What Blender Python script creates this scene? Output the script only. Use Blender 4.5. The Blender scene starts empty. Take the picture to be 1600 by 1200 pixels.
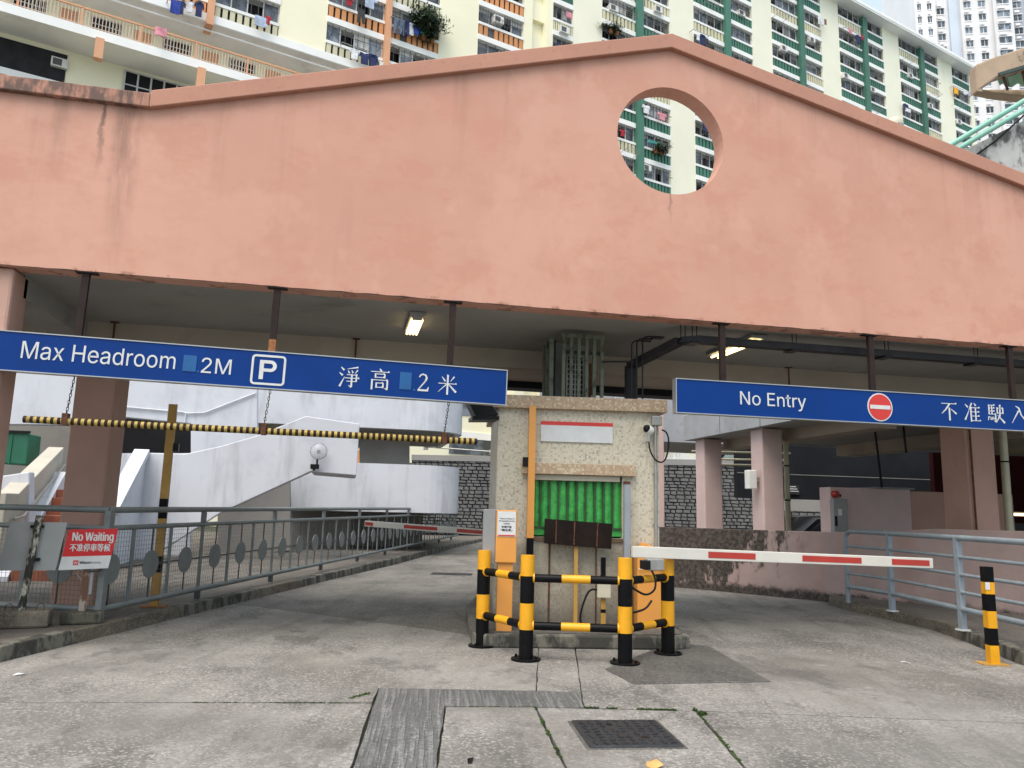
import bpy, math, random
from mathutils import Vector, Matrix, noise
random.seed(7)
R = math.radians
scene = bpy.context.scene

# ------------------------------------------------------------ camera
F, CH = 1200.0, 1.45                       # focal length (pixels of a 1600 wide picture), eye height
YAW, PIT, ROLL = R(12), math.atan(195/1200.0), R(1.41)
fw = Vector((math.sin(YAW)*math.cos(PIT), math.cos(YAW)*math.cos(PIT), math.sin(PIT)))
r0 = Vector((math.cos(YAW), -math.sin(YAW), 0)); u0 = r0.cross(fw)
rt = r0*math.cos(ROLL)+u0*math.sin(ROLL); up = -r0*math.sin(ROLL)+u0*math.cos(ROLL)
cam = bpy.data.cameras.new('camera'); cam_o = bpy.data.objects.new('camera', cam)
scene.collection.objects.link(cam_o)
cam.sensor_width = 36; cam.lens = 36*F/1600; cam.clip_start = .05; cam.clip_end = 2000
M3 = Matrix((rt, up, -fw)).transposed()
cam_o.matrix_world = Matrix.Translation((0, 0, CH)) @ M3.to_4x4()
scene.camera = cam_o

# ------------------------------------------------------------ sky, sun, exposure
SUN_EL, SUN_AZ = R(62), R(220)             # azimuth: clockwise from +Y, where the sun stands
w = bpy.data.worlds.new('World'); scene.world = w; w.use_nodes = True
nt = w.node_tree; nt.nodes.clear()
sky = nt.nodes.new('ShaderNodeTexSky'); sky.sky_type = 'NISHITA'; sky.sun_disc = False
sky.sun_elevation = SUN_EL; sky.sun_rotation = SUN_AZ
sky.air_density = 1.0; sky.dust_density = 5.0; sky.ozone_density = 1.0
bg = nt.nodes.new('ShaderNodeBackground'); bg.inputs['Strength'].default_value = .13
wo = nt.nodes.new('ShaderNodeOutputWorld')
veil = nt.nodes.new('ShaderNodeMix'); veil.data_type = 'RGBA'; veil.inputs[0].default_value = .5     # thin bright overcast over the blue
veil.inputs[7].default_value = (3.9, 4.55, 4.75, 1)
nt.links.new(sky.outputs[0], veil.inputs[6]); nt.links.new(veil.outputs[2], bg.inputs['Color']); nt.links.new(bg.outputs[0], wo.inputs['Surface'])
sl = bpy.data.lights.new('sun', 'SUN'); sl.energy = 1.2; sl.angle = R(45); sl.color = (1, .93, .85)
so = bpy.data.objects.new('sun', sl); scene.collection.objects.link(so)
sd = Vector((math.sin(SUN_AZ)*math.cos(SUN_EL), math.cos(SUN_AZ)*math.cos(SUN_EL), math.sin(SUN_EL)))
so.rotation_euler = sd.to_track_quat('Z', 'Y').to_euler()
scene.view_settings.view_transform = 'Standard'; scene.view_settings.look = 'None'
scene.view_settings.gamma = 1; scene.view_settings.use_curve_mapping = False
scene.view_settings.exposure = 1.16
scene.cycles.max_bounces = 6; scene.cycles.diffuse_bounces = 4; scene.cycles.glossy_bounces = 2

# ------------------------------------------------------------ placing helpers (photo measurements to metres)
def ray(x, y): return fw + rt*((x-800)/F) - up*((y-600)/F)
EYE = Vector((0, 0, CH))
def gnd(x, y, z=0.0):
    d = ray(x, y); return EYE + d*((z-CH)/d.z)
def ypl(x, y, Y):
    d = ray(x, y); return EYE + d*(Y/d.y)
def xpl(x, y, X):
    d = ray(x, y); return EYE + d*(X/d.x)
def dep(x, y, D):                          # at horizontal distance D along the view
    d = ray(x, y); h = Vector((math.sin(YAW), math.cos(YAW), 0)); return EYE + d*(D/d.dot(h))
def proj(p):
    v = Vector(p)-EYE; d = v.dot(fw); return (800+F*v.dot(rt)/d, 600-F*v.dot(up)/d, d)

# ------------------------------------------------------------ materials
MATS = {}
class NT:
    def __init__(s, name):
        m = bpy.data.materials.new(name); m.use_nodes = True; s.m = m; s.t = m.node_tree
        s.b = s.t.nodes['Principled BSDF']
    def n(s, typ, **kw):
        o = s.t.nodes.new(typ)
        for k, v in kw.items(): setattr(o, k, v)
        return o
    def l(s, a, b): s.t.links.new(a, b)
    def val(s, sock, v):
        if hasattr(v, 'is_output') or isinstance(v, bpy.types.NodeSocket): s.l(v, sock)
        else: sock.default_value = v
    def math(s, op, a, b=0.0, clamp=False):
        o = s.n('ShaderNodeMath', operation=op, use_clamp=clamp); s.val(o.inputs[0], a); s.val(o.inputs[1], b); return o.outputs[0]
    def pos(s, obj=False):
        if obj: return s.n('ShaderNodeTexCoord').outputs['Object']
        return s.n('ShaderNodeNewGeometry').outputs['Position']
    def noise(s, vec, scale=5, detail=4, rough=.6, stretch=None):
        if stretch:
            mp = s.n('ShaderNodeMapping'); mp.inputs['Scale'].default_value = stretch; s.l(vec, mp.inputs[0]); vec = mp.outputs[0]
        o = s.n('ShaderNodeTexNoise'); s.l(vec, o.inputs['Vector'])
        o.inputs['Scale'].default_value = scale; o.inputs['Detail'].default_value = min(detail, 4.5); o.inputs['Roughness'].default_value = rough
        return o.outputs['Fac']
    def turned(s, vec, ang, sc):                # turn about Z first, then scale
        a = s.n('ShaderNodeVectorRotate', rotation_type='Z_AXIS'); s.l(vec, a.inputs['Vector']); a.inputs['Angle'].default_value = ang
        b = s.n('ShaderNodeVectorMath', operation='MULTIPLY'); s.l(a.outputs[0], b.inputs[0]); b.inputs[1].default_value = sc; return b.outputs[0]
    def ramp(s, f, a, b):                       # smooth 0..1 between a and b
        o = s.n('ShaderNodeMapRange', interpolation_type='SMOOTHSTEP'); s.val(o.inputs['Value'], f)
        o.inputs['From Min'].default_value = a; o.inputs['From Max'].default_value = b; return o.outputs['Result']
    def mix(s, f, a, b, mode='MIX'):
        o = s.n('ShaderNodeMix', data_type='RGBA', blend_type=mode); s.val(o.inputs[0], f)
        s.val(o.inputs[6], a if not isinstance(a, tuple) else (*a[:3], 1)); s.val(o.inputs[7], b if not isinstance(b, tuple) else (*b[:3], 1))
        return o.outputs[2]
    def bump(s, h, strength=.3, dist=.01):
        o = s.n('ShaderNodeBump'); o.inputs['Strength'].default_value = strength; o.inputs['Distance'].default_value = dist
        s.l(h, o.inputs['Height']); s.l(o.outputs[0], s.b.inputs['Normal'])
    def done(s, col, rough=.7, metal=0.0):
        s.val(s.b.inputs['Base Color'], col if not isinstance(col, tuple) else (*col[:3], 1))
        s.val(s.b.inputs['Roughness'], rough); s.b.inputs['Metallic'].default_value = metal
        MATS[s.m.name] = s.m; return s.m

def low_spec(*names):
    for n_ in names: MATS[n_].node_tree.nodes['Principled BSDF'].inputs['Specular IOR Level'].default_value = .12
def pm(name, col, rough=.7, var=.12, vs=2.0, dirt=None, bump=None, metal=0.0, streak=None, rnd=0.0, obj=False):
    """painted / plain material: colour variation, dirt blotches, vertical streaks, fine relief"""
    k = NT(name); p = k.pos(obj)
    c = k.mix(k.ramp(k.noise(p, vs, 5), .3, .7), tuple(x*(1-var) for x in col), tuple(min(1, x*(1+var*.6)) for x in col))
    if rnd:
        oi = k.n('ShaderNodeObjectInfo'); hs = k.n('ShaderNodeHueSaturation')
        k.l(c, hs.inputs['Color']); k.l(k.math('ADD', k.math('MULTIPLY', oi.outputs['Random'], rnd), 1-rnd*.5), hs.inputs['Value']); c = hs.outputs[0]
    if dirt:
        dc, amt, sc, th = dirt
        c = k.mix(k.math('MULTIPLY', k.ramp(k.noise(p, sc, 8, .65), th, th+.22), amt), c, dc)
    if streak:
        dc, amt, sc, th = streak
        c = k.mix(k.math('MULTIPLY', k.ramp(k.noise(p, sc, 6, .6, (1, 1, .12)), th, th+.2), amt), c, dc)
    if bump: k.bump(k.noise(p, bump[1], 6), bump[0], .01)
    return k.done(c, rough, metal)

# ---- mesh builder
class MB:
    def __init__(s): s.v = []; s.f = []; s.mi = []
    def add(s, vs, fs, mi=0):
        o = len(s.v); s.v += [tuple(v) for v in vs]
        for f in fs: s.f.append(tuple(i+o for i in f)); s.mi.append(mi)
        return s
    def box(s, a, b, mi=0):
        x0, y0, z0 = a; x1, y1, z1 = b
        if x0 > x1: x0, x1 = x1, x0
        if y0 > y1: y0, y1 = y1, y0
        if z0 > z1: z0, z1 = z1, z0
        return s.add([(x0,y0,z0),(x1,y0,z0),(x1,y1,z0),(x0,y1,z0),(x0,y0,z1),(x1,y0,z1),(x1,y1,z1),(x0,y1,z1)],
              [(0,3,2,1),(4,5,6,7),(0,1,5,4),(1,2,6,5),(2,3,7,6),(3,0,4,7)], mi)
    def bar(s, p, q, wd, ht, mi=0, upv=(0,0,1)):       # rectangular bar from p to q
        p, q = Vector(p), Vector(q); d = (q-p).normalized(); u = Vector(upv)
        if abs(d.dot(u)) > .98: u = Vector((0,1,0))
        sd_ = d.cross(u).normalized(); u = sd_.cross(d)
        vs = []
        for c in (p, q):
            for a, b in ((-1,-1),(1,-1),(1,1),(-1,1)): vs.append(c+sd_*(a*wd/2)+u*(b*ht/2))
        return s.add(vs, [(0,1,2,3),(7,6,5,4),(0,4,5,1),(1,5,6,2),(2,6,7,3),(3,7,4,0)], mi)
    def cyl(s, p, q, r, n=12, mi=0, r2=None, caps=True):
        p, q = Vector(p), Vector(q); d = (q-p).normalized(); a = d.orthogonal().normalized(); b = d.cross(a); r2 = r if r2 is None else r2
        vs = [p+(a*math.cos(2*math.pi*i/n)+b*math.sin(2*math.pi*i/n))*r for i in range(n)] + \
             [q+(a*math.cos(2*math.pi*i/n)+b*math.sin(2*math.pi*i/n))*r2 for i in range(n)]
        fs = [(i, (i+1) % n, n+(i+1) % n, n+i) for i in range(n)]
        if caps: fs += [tuple(range(n-1,-1,-1)), tuple(range(n, 2*n))]
        return s.add(vs, fs, mi)
    def tube(s, pts, r, n=8, mi=0):
        pts = [Vector(p) for p in pts]; rings = []; a = None
        for i, p in enumerate(pts):
            d = (pts[min(i+1, len(pts)-1)]-pts[max(i-1, 0)]).normalized()
            a = d.orthogonal().normalized() if a is None else (a-d*a.dot(d)).normalized()
            b = d.cross(a)
            rings.append([p+(a*math.cos(2*math.pi*j/n)+b*math.sin(2*math.pi*j/n))*r for j in range(n)])
        vs = [v for rg in rings for v in rg]; fs = []
        for i in range(len(pts)-1):
            for j in range(n): fs.append((i*n+j, i*n+(j+1) % n, (i+1)*n+(j+1) % n, (i+1)*n+j))
        fs += [tuple(range(n-1,-1,-1)), tuple((len(pts)-1)*n+j for j in range(n))]
        return s.add(vs, fs, mi)
    def prism(s, poly, vec, mi=0):                      # polygon (3D points, planar) swept by vec
        poly = [Vector(p) for p in poly]; vec = Vector(vec); n = len(poly)
        nrm = sum(((poly[i]-poly[0]).cross(poly[(i+1) % n]-poly[0]) for i in range(n)), Vector())
        if nrm.dot(vec) > 0: poly = poly[::-1]
        vs = poly + [p+vec for p in poly]
        fs = [tuple(range(n)), tuple(range(2*n-1, n-1, -1))] + [(i, n+i, n+(i+1) % n, (i+1) % n) for i in range(n)]
        return s.add(vs, fs, mi)
    def lathe(s, prof, c, n=24, mi=0, axis='z'):
        vs = []; c = Vector(c)
        for r_, h in prof:
            for i in range(n):
                a = 2*math.pi*i/n; x, y = r_*math.cos(a), r_*math.sin(a)
                vs.append(c+(Vector((x,y,h)) if axis == 'z' else Vector((x,h,y)) if axis == 'y' else Vector((h,x,y))))
        fs = []
        for k in range(len(prof)-1):
            for i in range(n): fs.append((k*n+i, k*n+(i+1) % n, (k+1)*n+(i+1) % n, (k+1)*n+i))
        return s.add(vs, fs, mi)
    def mesh(s, name):
        me = bpy.data.meshes.new(name); me.from_pydata(s.v, [], s.f); me.polygons.foreach_set('material_index', s.mi)
        me.update(); return me
    def build(s, name, mats, parent=None, world=True, bevel=0, smooth=False, seg=2):
        me = s.mesh(name)
        for m in (mats if isinstance(mats, (list, tuple)) else [mats]): me.materials.append(MATS[m] if isinstance(m, str) else m)
        return link(name, me, parent, world, bevel, smooth, seg)

def link(name, me, parent=None, world=True, bevel=0, smooth=False, seg=2):
    o = bpy.data.objects.new(name, me); scene.collection.objects.link(o)
    if parent is not None:
        o.parent = parent
        if world: o.matrix_parent_inverse = full(parent).inverted()
    if bevel:
        b = o.modifiers.new('bevel', 'BEVEL'); b.width = bevel; b.segments = seg; b.limit_method = 'ANGLE'; b.angle_limit = R(40)
    if smooth:
        for p in me.polygons: p.use_smooth = True
        if hasattr(me, 'set_sharp_from_angle'): me.set_sharp_from_angle(angle=R(38))
    return o
def full(o):
    return o.matrix_basis.copy() if o.parent is None else full(o.parent) @ o.matrix_parent_inverse @ o.matrix_basis
def thing(name, label, cat, loc=(0,0,0), rz=0.0, group=None):
    o = bpy.data.objects.new(name, None); scene.collection.objects.link(o)
    o.empty_display_size = .2; o.location = loc; o.rotation_euler = (0, 0, rz)
    o.matrix_basis = Matrix.Translation(loc) @ Matrix.Rotation(rz, 4, 'Z')
    return tag(o, label, cat, group)
def tag(o, label, cat, group=None):
    o['label'] = label; o['category'] = cat
    if group: o['group'] = group
    return o
def struct(o, kind='structure'): o['kind'] = kind; return o
def inst(o, parent, loc, sc=None, name=None, rz=0.0):            # a copy of a part, sharing its mesh
    c = o.copy(); scene.collection.objects.link(c)
    c.parent = parent; c.matrix_parent_inverse = Matrix.Identity(4)
    c.location = loc; c.rotation_euler = (0, 0, rz)
    if sc: c.scale = sc
    return c

FONT = None
try:                                       # the sans that ships inside Blender; the built-in face is used when it is missing
    import os
    FONT = bpy.data.fonts.load(os.path.join(bpy.utils.system_resource('DATAFILES'), 'fonts', 'Inter.woff2'))
except Exception: FONT = None
def text_mesh(s, bold=0.0):
    cu = bpy.data.curves.new('lettering', 'FONT'); cu.body = s; cu.extrude = .0015; cu.resolution_u = 3
    if FONT and all(ord(c) < 0x2000 or c in '“”' for c in s): cu.font = FONT
    o = bpy.data.objects.new('lettering', cu); scene.collection.objects.link(o)
    dg = bpy.context.evaluated_depsgraph_get(); dg.update()
    me = bpy.data.meshes.new_from_object(o.evaluated_get(dg)); bpy.data.objects.remove(o); bpy.data.curves.remove(cu)
    me.name = 'lettering'; return me
CAPH = max([v.co.y for v in text_mesh('H').vertices] or [.727])
def put_text(s, x0, x1, z0, cap, y, mat, parent, bold=0.0, name='lettering', full_h=False):
    """upright text in the parent's local XZ plane, facing -Y, squeezed to x0..x1"""
    me = text_mesh(s, bold); xs = [v.co.x for v in me.vertices]; ys = [v.co.y for v in me.vertices]
    if not xs: return None
    k = cap/CAPH if not full_h else cap/(max(ys)-min(ys)); b = 0 if not full_h else min(ys)
    sx = (x1-x0)/(max(xs)-min(xs))
    me.transform(Matrix(((sx,0,0,x0-min(xs)*sx),(0,0,-1,y),(0,k,0,z0-b*k),(0,0,0,1))))
    if bold:                                # heavier face: the outline swept a little sideways
        vs, fs = [tuple(v.co) for v in me.vertices], [tuple(p.vertices) for p in me.polygons]; n = len(vs); b_ = bold*cap
        me.clear_geometry(); me.from_pydata([(x+d*b_, y_-.0003*i, z) for i, d in enumerate((-1,0,1)) for x, y_, z in vs], [], [tuple(q+n*i for q in f) for i in range(3) for f in fs])
    me.materials.clear(); me.materials.append(MATS[mat])
    return link(name, me, parent, False)

# upright strokes of the serif characters on the blue boards, on a grid of 100
def H(x0, x1, y): return [[(x0,y-1.8),(x1,y-1.8),(x1,y+1.8),(x0,y+1.8)], [(x1-9,y+1.8),(x1+1,y+1),(x1-4,y+7)]]
def V(x, y0, y1, w=8): return [[(x-w/2,y0+2),(x+w/2,y0),(x+w/2,y1),(x-w/2,y1)]]
def S(x0, y0, w0, x1, y1, w1):
    d = math.hypot(x1-x0, y1-y0); nx, ny = -(y1-y0)/d, (x1-x0)/d
    return [[(x0+nx*w0/2,y0+ny*w0/2),(x0-nx*w0/2,y0-ny*w0/2),(x1-nx*w1/2,y1-ny*w1/2),(x1+nx*w1/2,y1+ny*w1/2)]]
GL = {
 'not': H(5,95,88)+S(54,88,9,30,58,7)+S(30,58,7,4,34,2)+V(50,66,0,9)+S(60,60,3,92,36,10),
 'clear': S(8,94,3,24,80,10)+S(2,68,3,18,56,10)+S(6,4,10,28,50,2)+S(90,97,7,38,86,2)+S(42,80,3,50,67,8)+S(60,82,3,66,69,8)+S(88,84,7,76,67,2)
   +H(38,88,60)+V(84,60,30,7)+H(30,98,45)+H(38,86,30)+V(62,62,4,8)+S(62,3,8,48,12,2),
 'tall': S(46,99,3,56,87,10)+H(6,94,84)+V(28,75,55,7)+V(72,75,55,7)+H(28,72,74)+H(28,72,58)+V(13,47,0,8)+H(13,87,46)+V(86,46,3,8)+S(86,3,8,74,10,2)
   +V(34,33,9,7)+V(66,33,9,7)+H(34,66,32)+H(34,66,12),
 'metre': H(4,96,55)+V(50,98,0,9)+S(20,88,3,38,66,9)+S(82,91,8,64,66,2)+S(47,54,6,4,12,2)+S(53,54,4,94,14,11),
 'allow': S(8,90,3,24,75,10)+S(4,8,9,30,58,2)+S(48,98,8,28,58,2)+V(41,78,0,8)+H(41,95,74)+H(41,91,52)+H(41,91,30)+H(41,98,6)+V(69,74,6,7)+S(62,99,3,71,84,10),
 'drive': V(12,95,44,7)+H(12,46,93)+H(12,44,78)+H(12,44,62)+V(28,93,46,6)+H(12,50,46)+V(48,46,8,7)+S(48,5,7,38,12,2)+S(10,34,6,3,12,2)+S(17,32,3,21,15,7)+S(26,32,3,30,17,7)+S(35,32,3,40,19,7)
   +V(59,82,50,7)+H(59,93,79)+V(91,80,50,7)+H(59,93,53)+S(76,98,8,73,40,7)+S(73,40,7,50,2,2)+S(60,42,3,98,2,11),
 'enter': S(46,72,7,4,4,2)+S(30,96,3,48,86,9)+S(48,86,9,60,48,7)+S(60,48,6,97,6,11),
 'two': [[(12,78),(20,76),(26,86),(20,92)],[(20,92),(26,86),(40,91),(40,99)],[(40,99),(40,91),(56,86),(64,93)],[(64,93),(56,86),(60,74),(74,74)],[(74,74),(60,74),(52,56),(66,58)],[(66,58),(52,56),(8,8),(8,0)],[(8,8),(22,10),(70,10),(70,0),(8,0)],[(70,0),(70,10),(80,26),(84,24),(80,0)]],
}
def put_glyph(key, x0, x1, z0, z1, y, mat, parent):
    m = MB(); sx, sz = (x1-x0)/100, (z1-z0)/100
    for i, poly in enumerate(GL[key]):
        pts = [(x0+a*sx, y-.0004*(i % 5), z0+b*sz) for a, b in poly]
        ar = sum(pts[j][0]*pts[(j+1) % len(pts)][2]-pts[(j+1) % len(pts)][0]*pts[j][2] for j in range(len(pts)))
        m.prism(pts, (0, .003, 0))
    return m.build('lettering', mat, parent, False)

# ------------------------------------------------------------ material library
def m_facade():
    k = NT('pink_render'); p = k.pos(); sp = k.n('ShaderNodeSeparateXYZ'); k.l(p, sp.inputs[0]); x, z = sp.outputs[0], sp.outputs[2]
    c = k.mix(k.ramp(k.noise(p, .45, 4), .35, .65), (.53,.280,.205), (.59,.315,.232))
    c = k.mix(k.math('MULTIPLY', k.ramp(k.noise(p, 1.6, 6, .75, (.6,1,1)), .46, .62), .6), c, (.53,.25,.18))
    c = k.mix(k.math('MULTIPLY', k.ramp(k.noise(p, 7, 5, .7, (1,1,.35)), .6, .75), .35), c, (.59,.335,.245))
    c = k.mix(k.math('MULTIPLY', k.ramp(k.noise(p, 2.2, 7, .65, (1,1,.09)), .60, .78), .22), c, (.33,.18,.13))
    c = k.mix(k.math('MULTIPLY', k.ramp(k.noise(p, 28, 4, .7, (1,1,.5)), .68, .76), .5), c, (.30,.15,.10))
    def streak(x0, wd, zt, zb, amt, col, c):
        wob = k.math('ADD', x, k.math('MULTIPLY', k.math('SUBTRACT', k.noise(p, 5, 4), .5), .16))
        a = k.ramp(k.math('ABSOLUTE', k.math('SUBTRACT', wob, x0)), wd, wd*.15)
        b = k.math('MULTIPLY', k.math('MULTIPLY', k.ramp(z, zb, zt), k.ramp(z, zt+.12, zt+.04)), k.ramp(k.noise(p, 9, 6, .7, (1,1,.15)), .25, .6))
        return k.mix(k.math('MULTIPLY', k.math('MULTIPLY', a, b), amt), c, col)
    zc = k.math('MAXIMUM', k.math('MINIMUM', k.math('ADD', k.math('MULTIPLY', x, .2766), 6.104), k.math('SUBTRACT', 7.982, k.math('MULTIPLY', x, .2416))), 5.49)
    dn = k.math('SUBTRACT', zc, z)                                   # rain runs starting under the coping
    runs = k.math('MULTIPLY', k.ramp(k.noise(p, 3.4, 4.5, .66, (1,1,.05)), .50, .70), k.ramp(dn, 1.5, .0))
    c = k.mix(k.math('MULTIPLY', runs, .27), c, (.27,.14,.10))
    fade = k.math('MULTIPLY', k.ramp(k.noise(p, .9, 4.5, .7, (1,1,.8)), .50, .60), .35)
    c = k.mix(fade, c, (.63,.36,.27))
    c = streak(-2.42, .17, 5.5, 3.4, .62, (.17,.10,.075), c)
    c = streak(-2.66, .04, 5.5, 4.6, .85, (.13,.08,.06), c)
    c = streak(3.62, .03, 5.3, 4.75, .8, (.15,.08,.06), c)
    c = streak(-3.05, .12, 5.5, 4.4, .4, (.2,.12,.09), c)
    c = k.mix(k.math('MULTIPLY', k.ramp(z, 3.74, 3.70), k.ramp(k.noise(p, 5, 6, .7), .5, .62)), c, (.30,.14,.09))
    k.bump(k.noise(p, 60, 6, .7), .25, .006); return k.done(c, .82)
def m_coping():
    k = NT('pink_coping'); p = k.pos(); sp = k.n('ShaderNodeSeparateXYZ'); k.l(p, sp.inputs[0]); x = sp.outputs[0]
    c = k.mix(k.ramp(k.noise(p, 1.2, 5), .3, .7), (.42,.208,.145), (.475,.238,.168))
    c = k.mix(k.math('MULTIPLY', k.ramp(k.noise(p, 14, 7, .7), .55, .72), .45), c, (.25,.13,.10))
    old = k.math('MULTIPLY', k.ramp(x, -2.2, -2.3), k.ramp(k.noise(p, 7, 8, .7, (1,1,.4)), .34, .56))
    c = k.mix(k.math('MULTIPLY', old, .88), c, (.10,.07,.06)); k.bump(k.noise(p, 50, 6), .35, .008); return k.done(c, .85)
def m_mosaic(name, cols):
    k = NT(name); p = k.pos(True); q = k.n('ShaderNodeVectorMath', operation='MULTIPLY_ADD')
    k.l(p, q.inputs[0]); q.inputs[1].default_value = (43,43,43); q.inputs[2].default_value = (.5,.5,.5)
    fl = k.n('ShaderNodeVectorMath', operation='FLOOR'); k.l(q.outputs[0], fl.inputs[0])
    wn = k.n('ShaderNodeTexWhiteNoise', noise_dimensions='3D'); k.l(fl.outputs[0], wn.inputs['Vector'])
    cr = k.n('ShaderNodeValToRGB'); cr.color_ramp.interpolation = 'CONSTANT'; k.l(wn.outputs['Value'], cr.inputs[0])
    el = cr.color_ramp.elements; el[0].position = 0; el[0].color = (*cols[0][1],1); el[1].position = cols[1][0]; el[1].color = (*cols[1][1],1)
    for t, cc in cols[2:]: e = el.new(t); e.color = (*cc,1)
    fr = k.n('ShaderNodeVectorMath', operation='FRACTION'); k.l(q.outputs[0], fr.inputs[0])
    sp = k.n('ShaderNodeSeparateXYZ'); k.l(fr.outputs[0], sp.inputs[0])
    nm = k.n('ShaderNodeSeparateXYZ'); k.l(k.n('ShaderNodeTexCoord').outputs['Normal'], nm.inputs[0])
    g = None
    for i in range(3):
        e = k.math('MAXIMUM', k.ramp(sp.outputs[i], .10, .02), k.ramp(sp.outputs[i], .90, .98))
        e = k.math('MULTIPLY', e, k.math('LESS_THAN', k.math('ABSOLUTE', nm.outputs[i]), .5)); g = e if g is None else k.math('MAXIMUM', g, e)
    c = k.mix(k.math('MULTIPLY', g, .5), cr.outputs[0], (.36,.325,.25))
    c = k.mix(k.math('MULTIPLY', k.ramp(k.noise(p, 1.5, 6, .7, (1,1,.5)), .5, .75), .35), c, (.30,.26,.20))
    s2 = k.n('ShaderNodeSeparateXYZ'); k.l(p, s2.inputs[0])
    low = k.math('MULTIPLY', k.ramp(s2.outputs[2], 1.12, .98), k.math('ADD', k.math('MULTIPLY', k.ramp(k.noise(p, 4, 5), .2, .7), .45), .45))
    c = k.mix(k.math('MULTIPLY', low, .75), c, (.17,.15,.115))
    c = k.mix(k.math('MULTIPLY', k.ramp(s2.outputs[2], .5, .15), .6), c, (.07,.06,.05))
    k.bump(k.math('SUBTRACT', 1.0, g), .5, .003); return k.done(c, .4)
def m_concrete(name, col, dark=.45, scale=1.0, agg=True, wear=True, rough=.8, brush=None):
    k = NT(name); p = k.pos(); oi = k.n('ShaderNodeObjectInfo'); cm = lambda f: tuple(min(1, x*f) for x in col)
    c = k.mix(k.ramp(k.noise(p, .8*scale, 5, .65), .34, .66), cm(.72), cm(1.18))
    if wear:
        c = k.mix(k.math('MULTIPLY', k.ramp(k.noise(p, .42*scale, 5, .7, (1,.55,1)), .47, .63), .55*dark), c, (col[0]*.45, col[1]*.40, col[2]*.34))
        c = k.mix(k.math('MULTIPLY', k.ramp(k.noise(p, 1.9*scale, 5, .72, (.7,.4,1)), .52, .64), .75*dark), c, cm(.33))
        c = k.mix(k.math('MULTIPLY', k.ramp(k.noise(p, 2.7*scale, 5, .75), .58, .68), .45), c, cm(1.6))
        mp = k.turned(p, R(17), (1.5, .10, 1))
        c = k.mix(k.math('MULTIPLY', k.ramp(k.noise(mp, 1.6*scale, 4, .6), .50, .66), .5*dark), c, cm(.38))
        c = k.mix(k.math('MULTIPLY', k.ramp(k.noise(p, 5*scale, 4, .8), .64, .70), .55*dark), c, cm(.22))
    c = k.mix(k.ramp(k.noise(p, 24, 4, .8), .3, .7), c, k.mix(.42, c, cm(.35)), 'MIX') if agg else c
    if agg:
        v = k.n('ShaderNodeTexVoronoi'); k.l(p, v.inputs['Vector']); v.inputs['Scale'].default_value = 62
        wn = k.n('ShaderNodeSeparateColor'); k.l(v.outputs['Color'], wn.inputs[0])
        expo = k.ramp(k.noise(p, .55, 4), .36, .58)
        c = k.mix(k.math('MULTIPLY', k.ramp(wn.outputs[0], .66, .92), k.math('ADD', k.math('MULTIPLY', expo, .34), .07)), c, cm(2.0))
        c = k.mix(k.math('MULTIPLY', k.ramp(wn.outputs[1], .62, .92), k.math('ADD', k.math('MULTIPLY', expo, .36), .10)), c, cm(.28))
    h = k.noise(p, 48, 4, .8)
    if brush:
        mp = k.turned(p, brush, (34, 1.1, 1))
        g = k.noise(mp, 1.0, 3, .6); c = k.mix(k.math('MULTIPLY', k.ramp(g, .42, .6), .6), c, cm(.32)); h = k.math('SUBTRACT', k.math('MULTIPLY', h, .5), k.ramp(g, .4, .6))
    hs = k.n('ShaderNodeHueSaturation'); k.l(c, hs.inputs['Color']); k.l(k.math('ADD', k.math('MULTIPLY', oi.outputs['Random'], .22), .9), hs.inputs['Value'])
    k.bump(h, .9, .012)
    return k.done(hs.outputs[0], rough)
def m_emit(name, col, s):
    k = NT(name); k.b.inputs['Emission Color'].default_value = (*col,1); k.b.inputs['Emission Strength'].default_value = s; return k.done((.8,.8,.75), .4)
def m_glass(name, col, rough=.08):
    k = NT(name); oi = k.n('ShaderNodeObjectInfo'); p = k.pos()
    c = k.mix(k.ramp(k.noise(p, 1.1, 3, .5), .42, .58), tuple(x*.35 for x in col), col)
    hs = k.n('ShaderNodeHueSaturation'); k.l(c, hs.inputs['Color']); k.l(k.math('ADD', k.math('MULTIPLY', oi.outputs['Random'], 1.3), .35), hs.inputs['Value'])
    return k.done(hs.outputs[0], rough)

m_facade(); m_coping()
CR = (.64,.58,.44)
m_mosaic('cream_mosaic', [(0,(.60,.55,.43)),(.42,(.55,.50,.385)),(.66,(.49,.43,.32)),(.82,(.57,.52,.41)),(.91,(.43,.385,.30)),(.97,(.345,.315,.26))])
m_mosaic('tan_mosaic', [(0,(.44,.31,.19)),(.3,(.40,.27,.165)),(.55,(.47,.35,.225)),(.75,(.37,.25,.15)),(.88,(.56,.46,.32))])
m_concrete('road_concrete', (.268,.257,.235), .9)
m_concrete('road_far', (.20,.188,.168), .95)
m_concrete('patch_concrete', (.205,.207,.20), .25, 1.5, brush=R(7))
m_concrete('dark_patch', (.115,.11,.10), .5, 1.5)
m_concrete('pavement_concrete', (.135,.122,.105), .7)
m_concrete('kerb_concrete', (.19,.165,.125), 1.0, 3.0)
m_concrete('joint_fill', (.05,.055,.03), .5, 2)
def m_mould(name, col, th=.47, amt=.93, sc=3.2):
    k = NT(name); p = k.pos(); sp = k.n('ShaderNodeSeparateXYZ'); k.l(p, sp.inputs[0])
    c = k.mix(k.ramp(k.noise(p, 2, 5), .3, .7), tuple(x*.85 for x in col), col)
    f = k.math('MULTIPLY', k.ramp(k.noise(p, sc, 9, .68, (1,1,.45)), th, th+.14), amt)
    return k, p, sp, c, f
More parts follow.
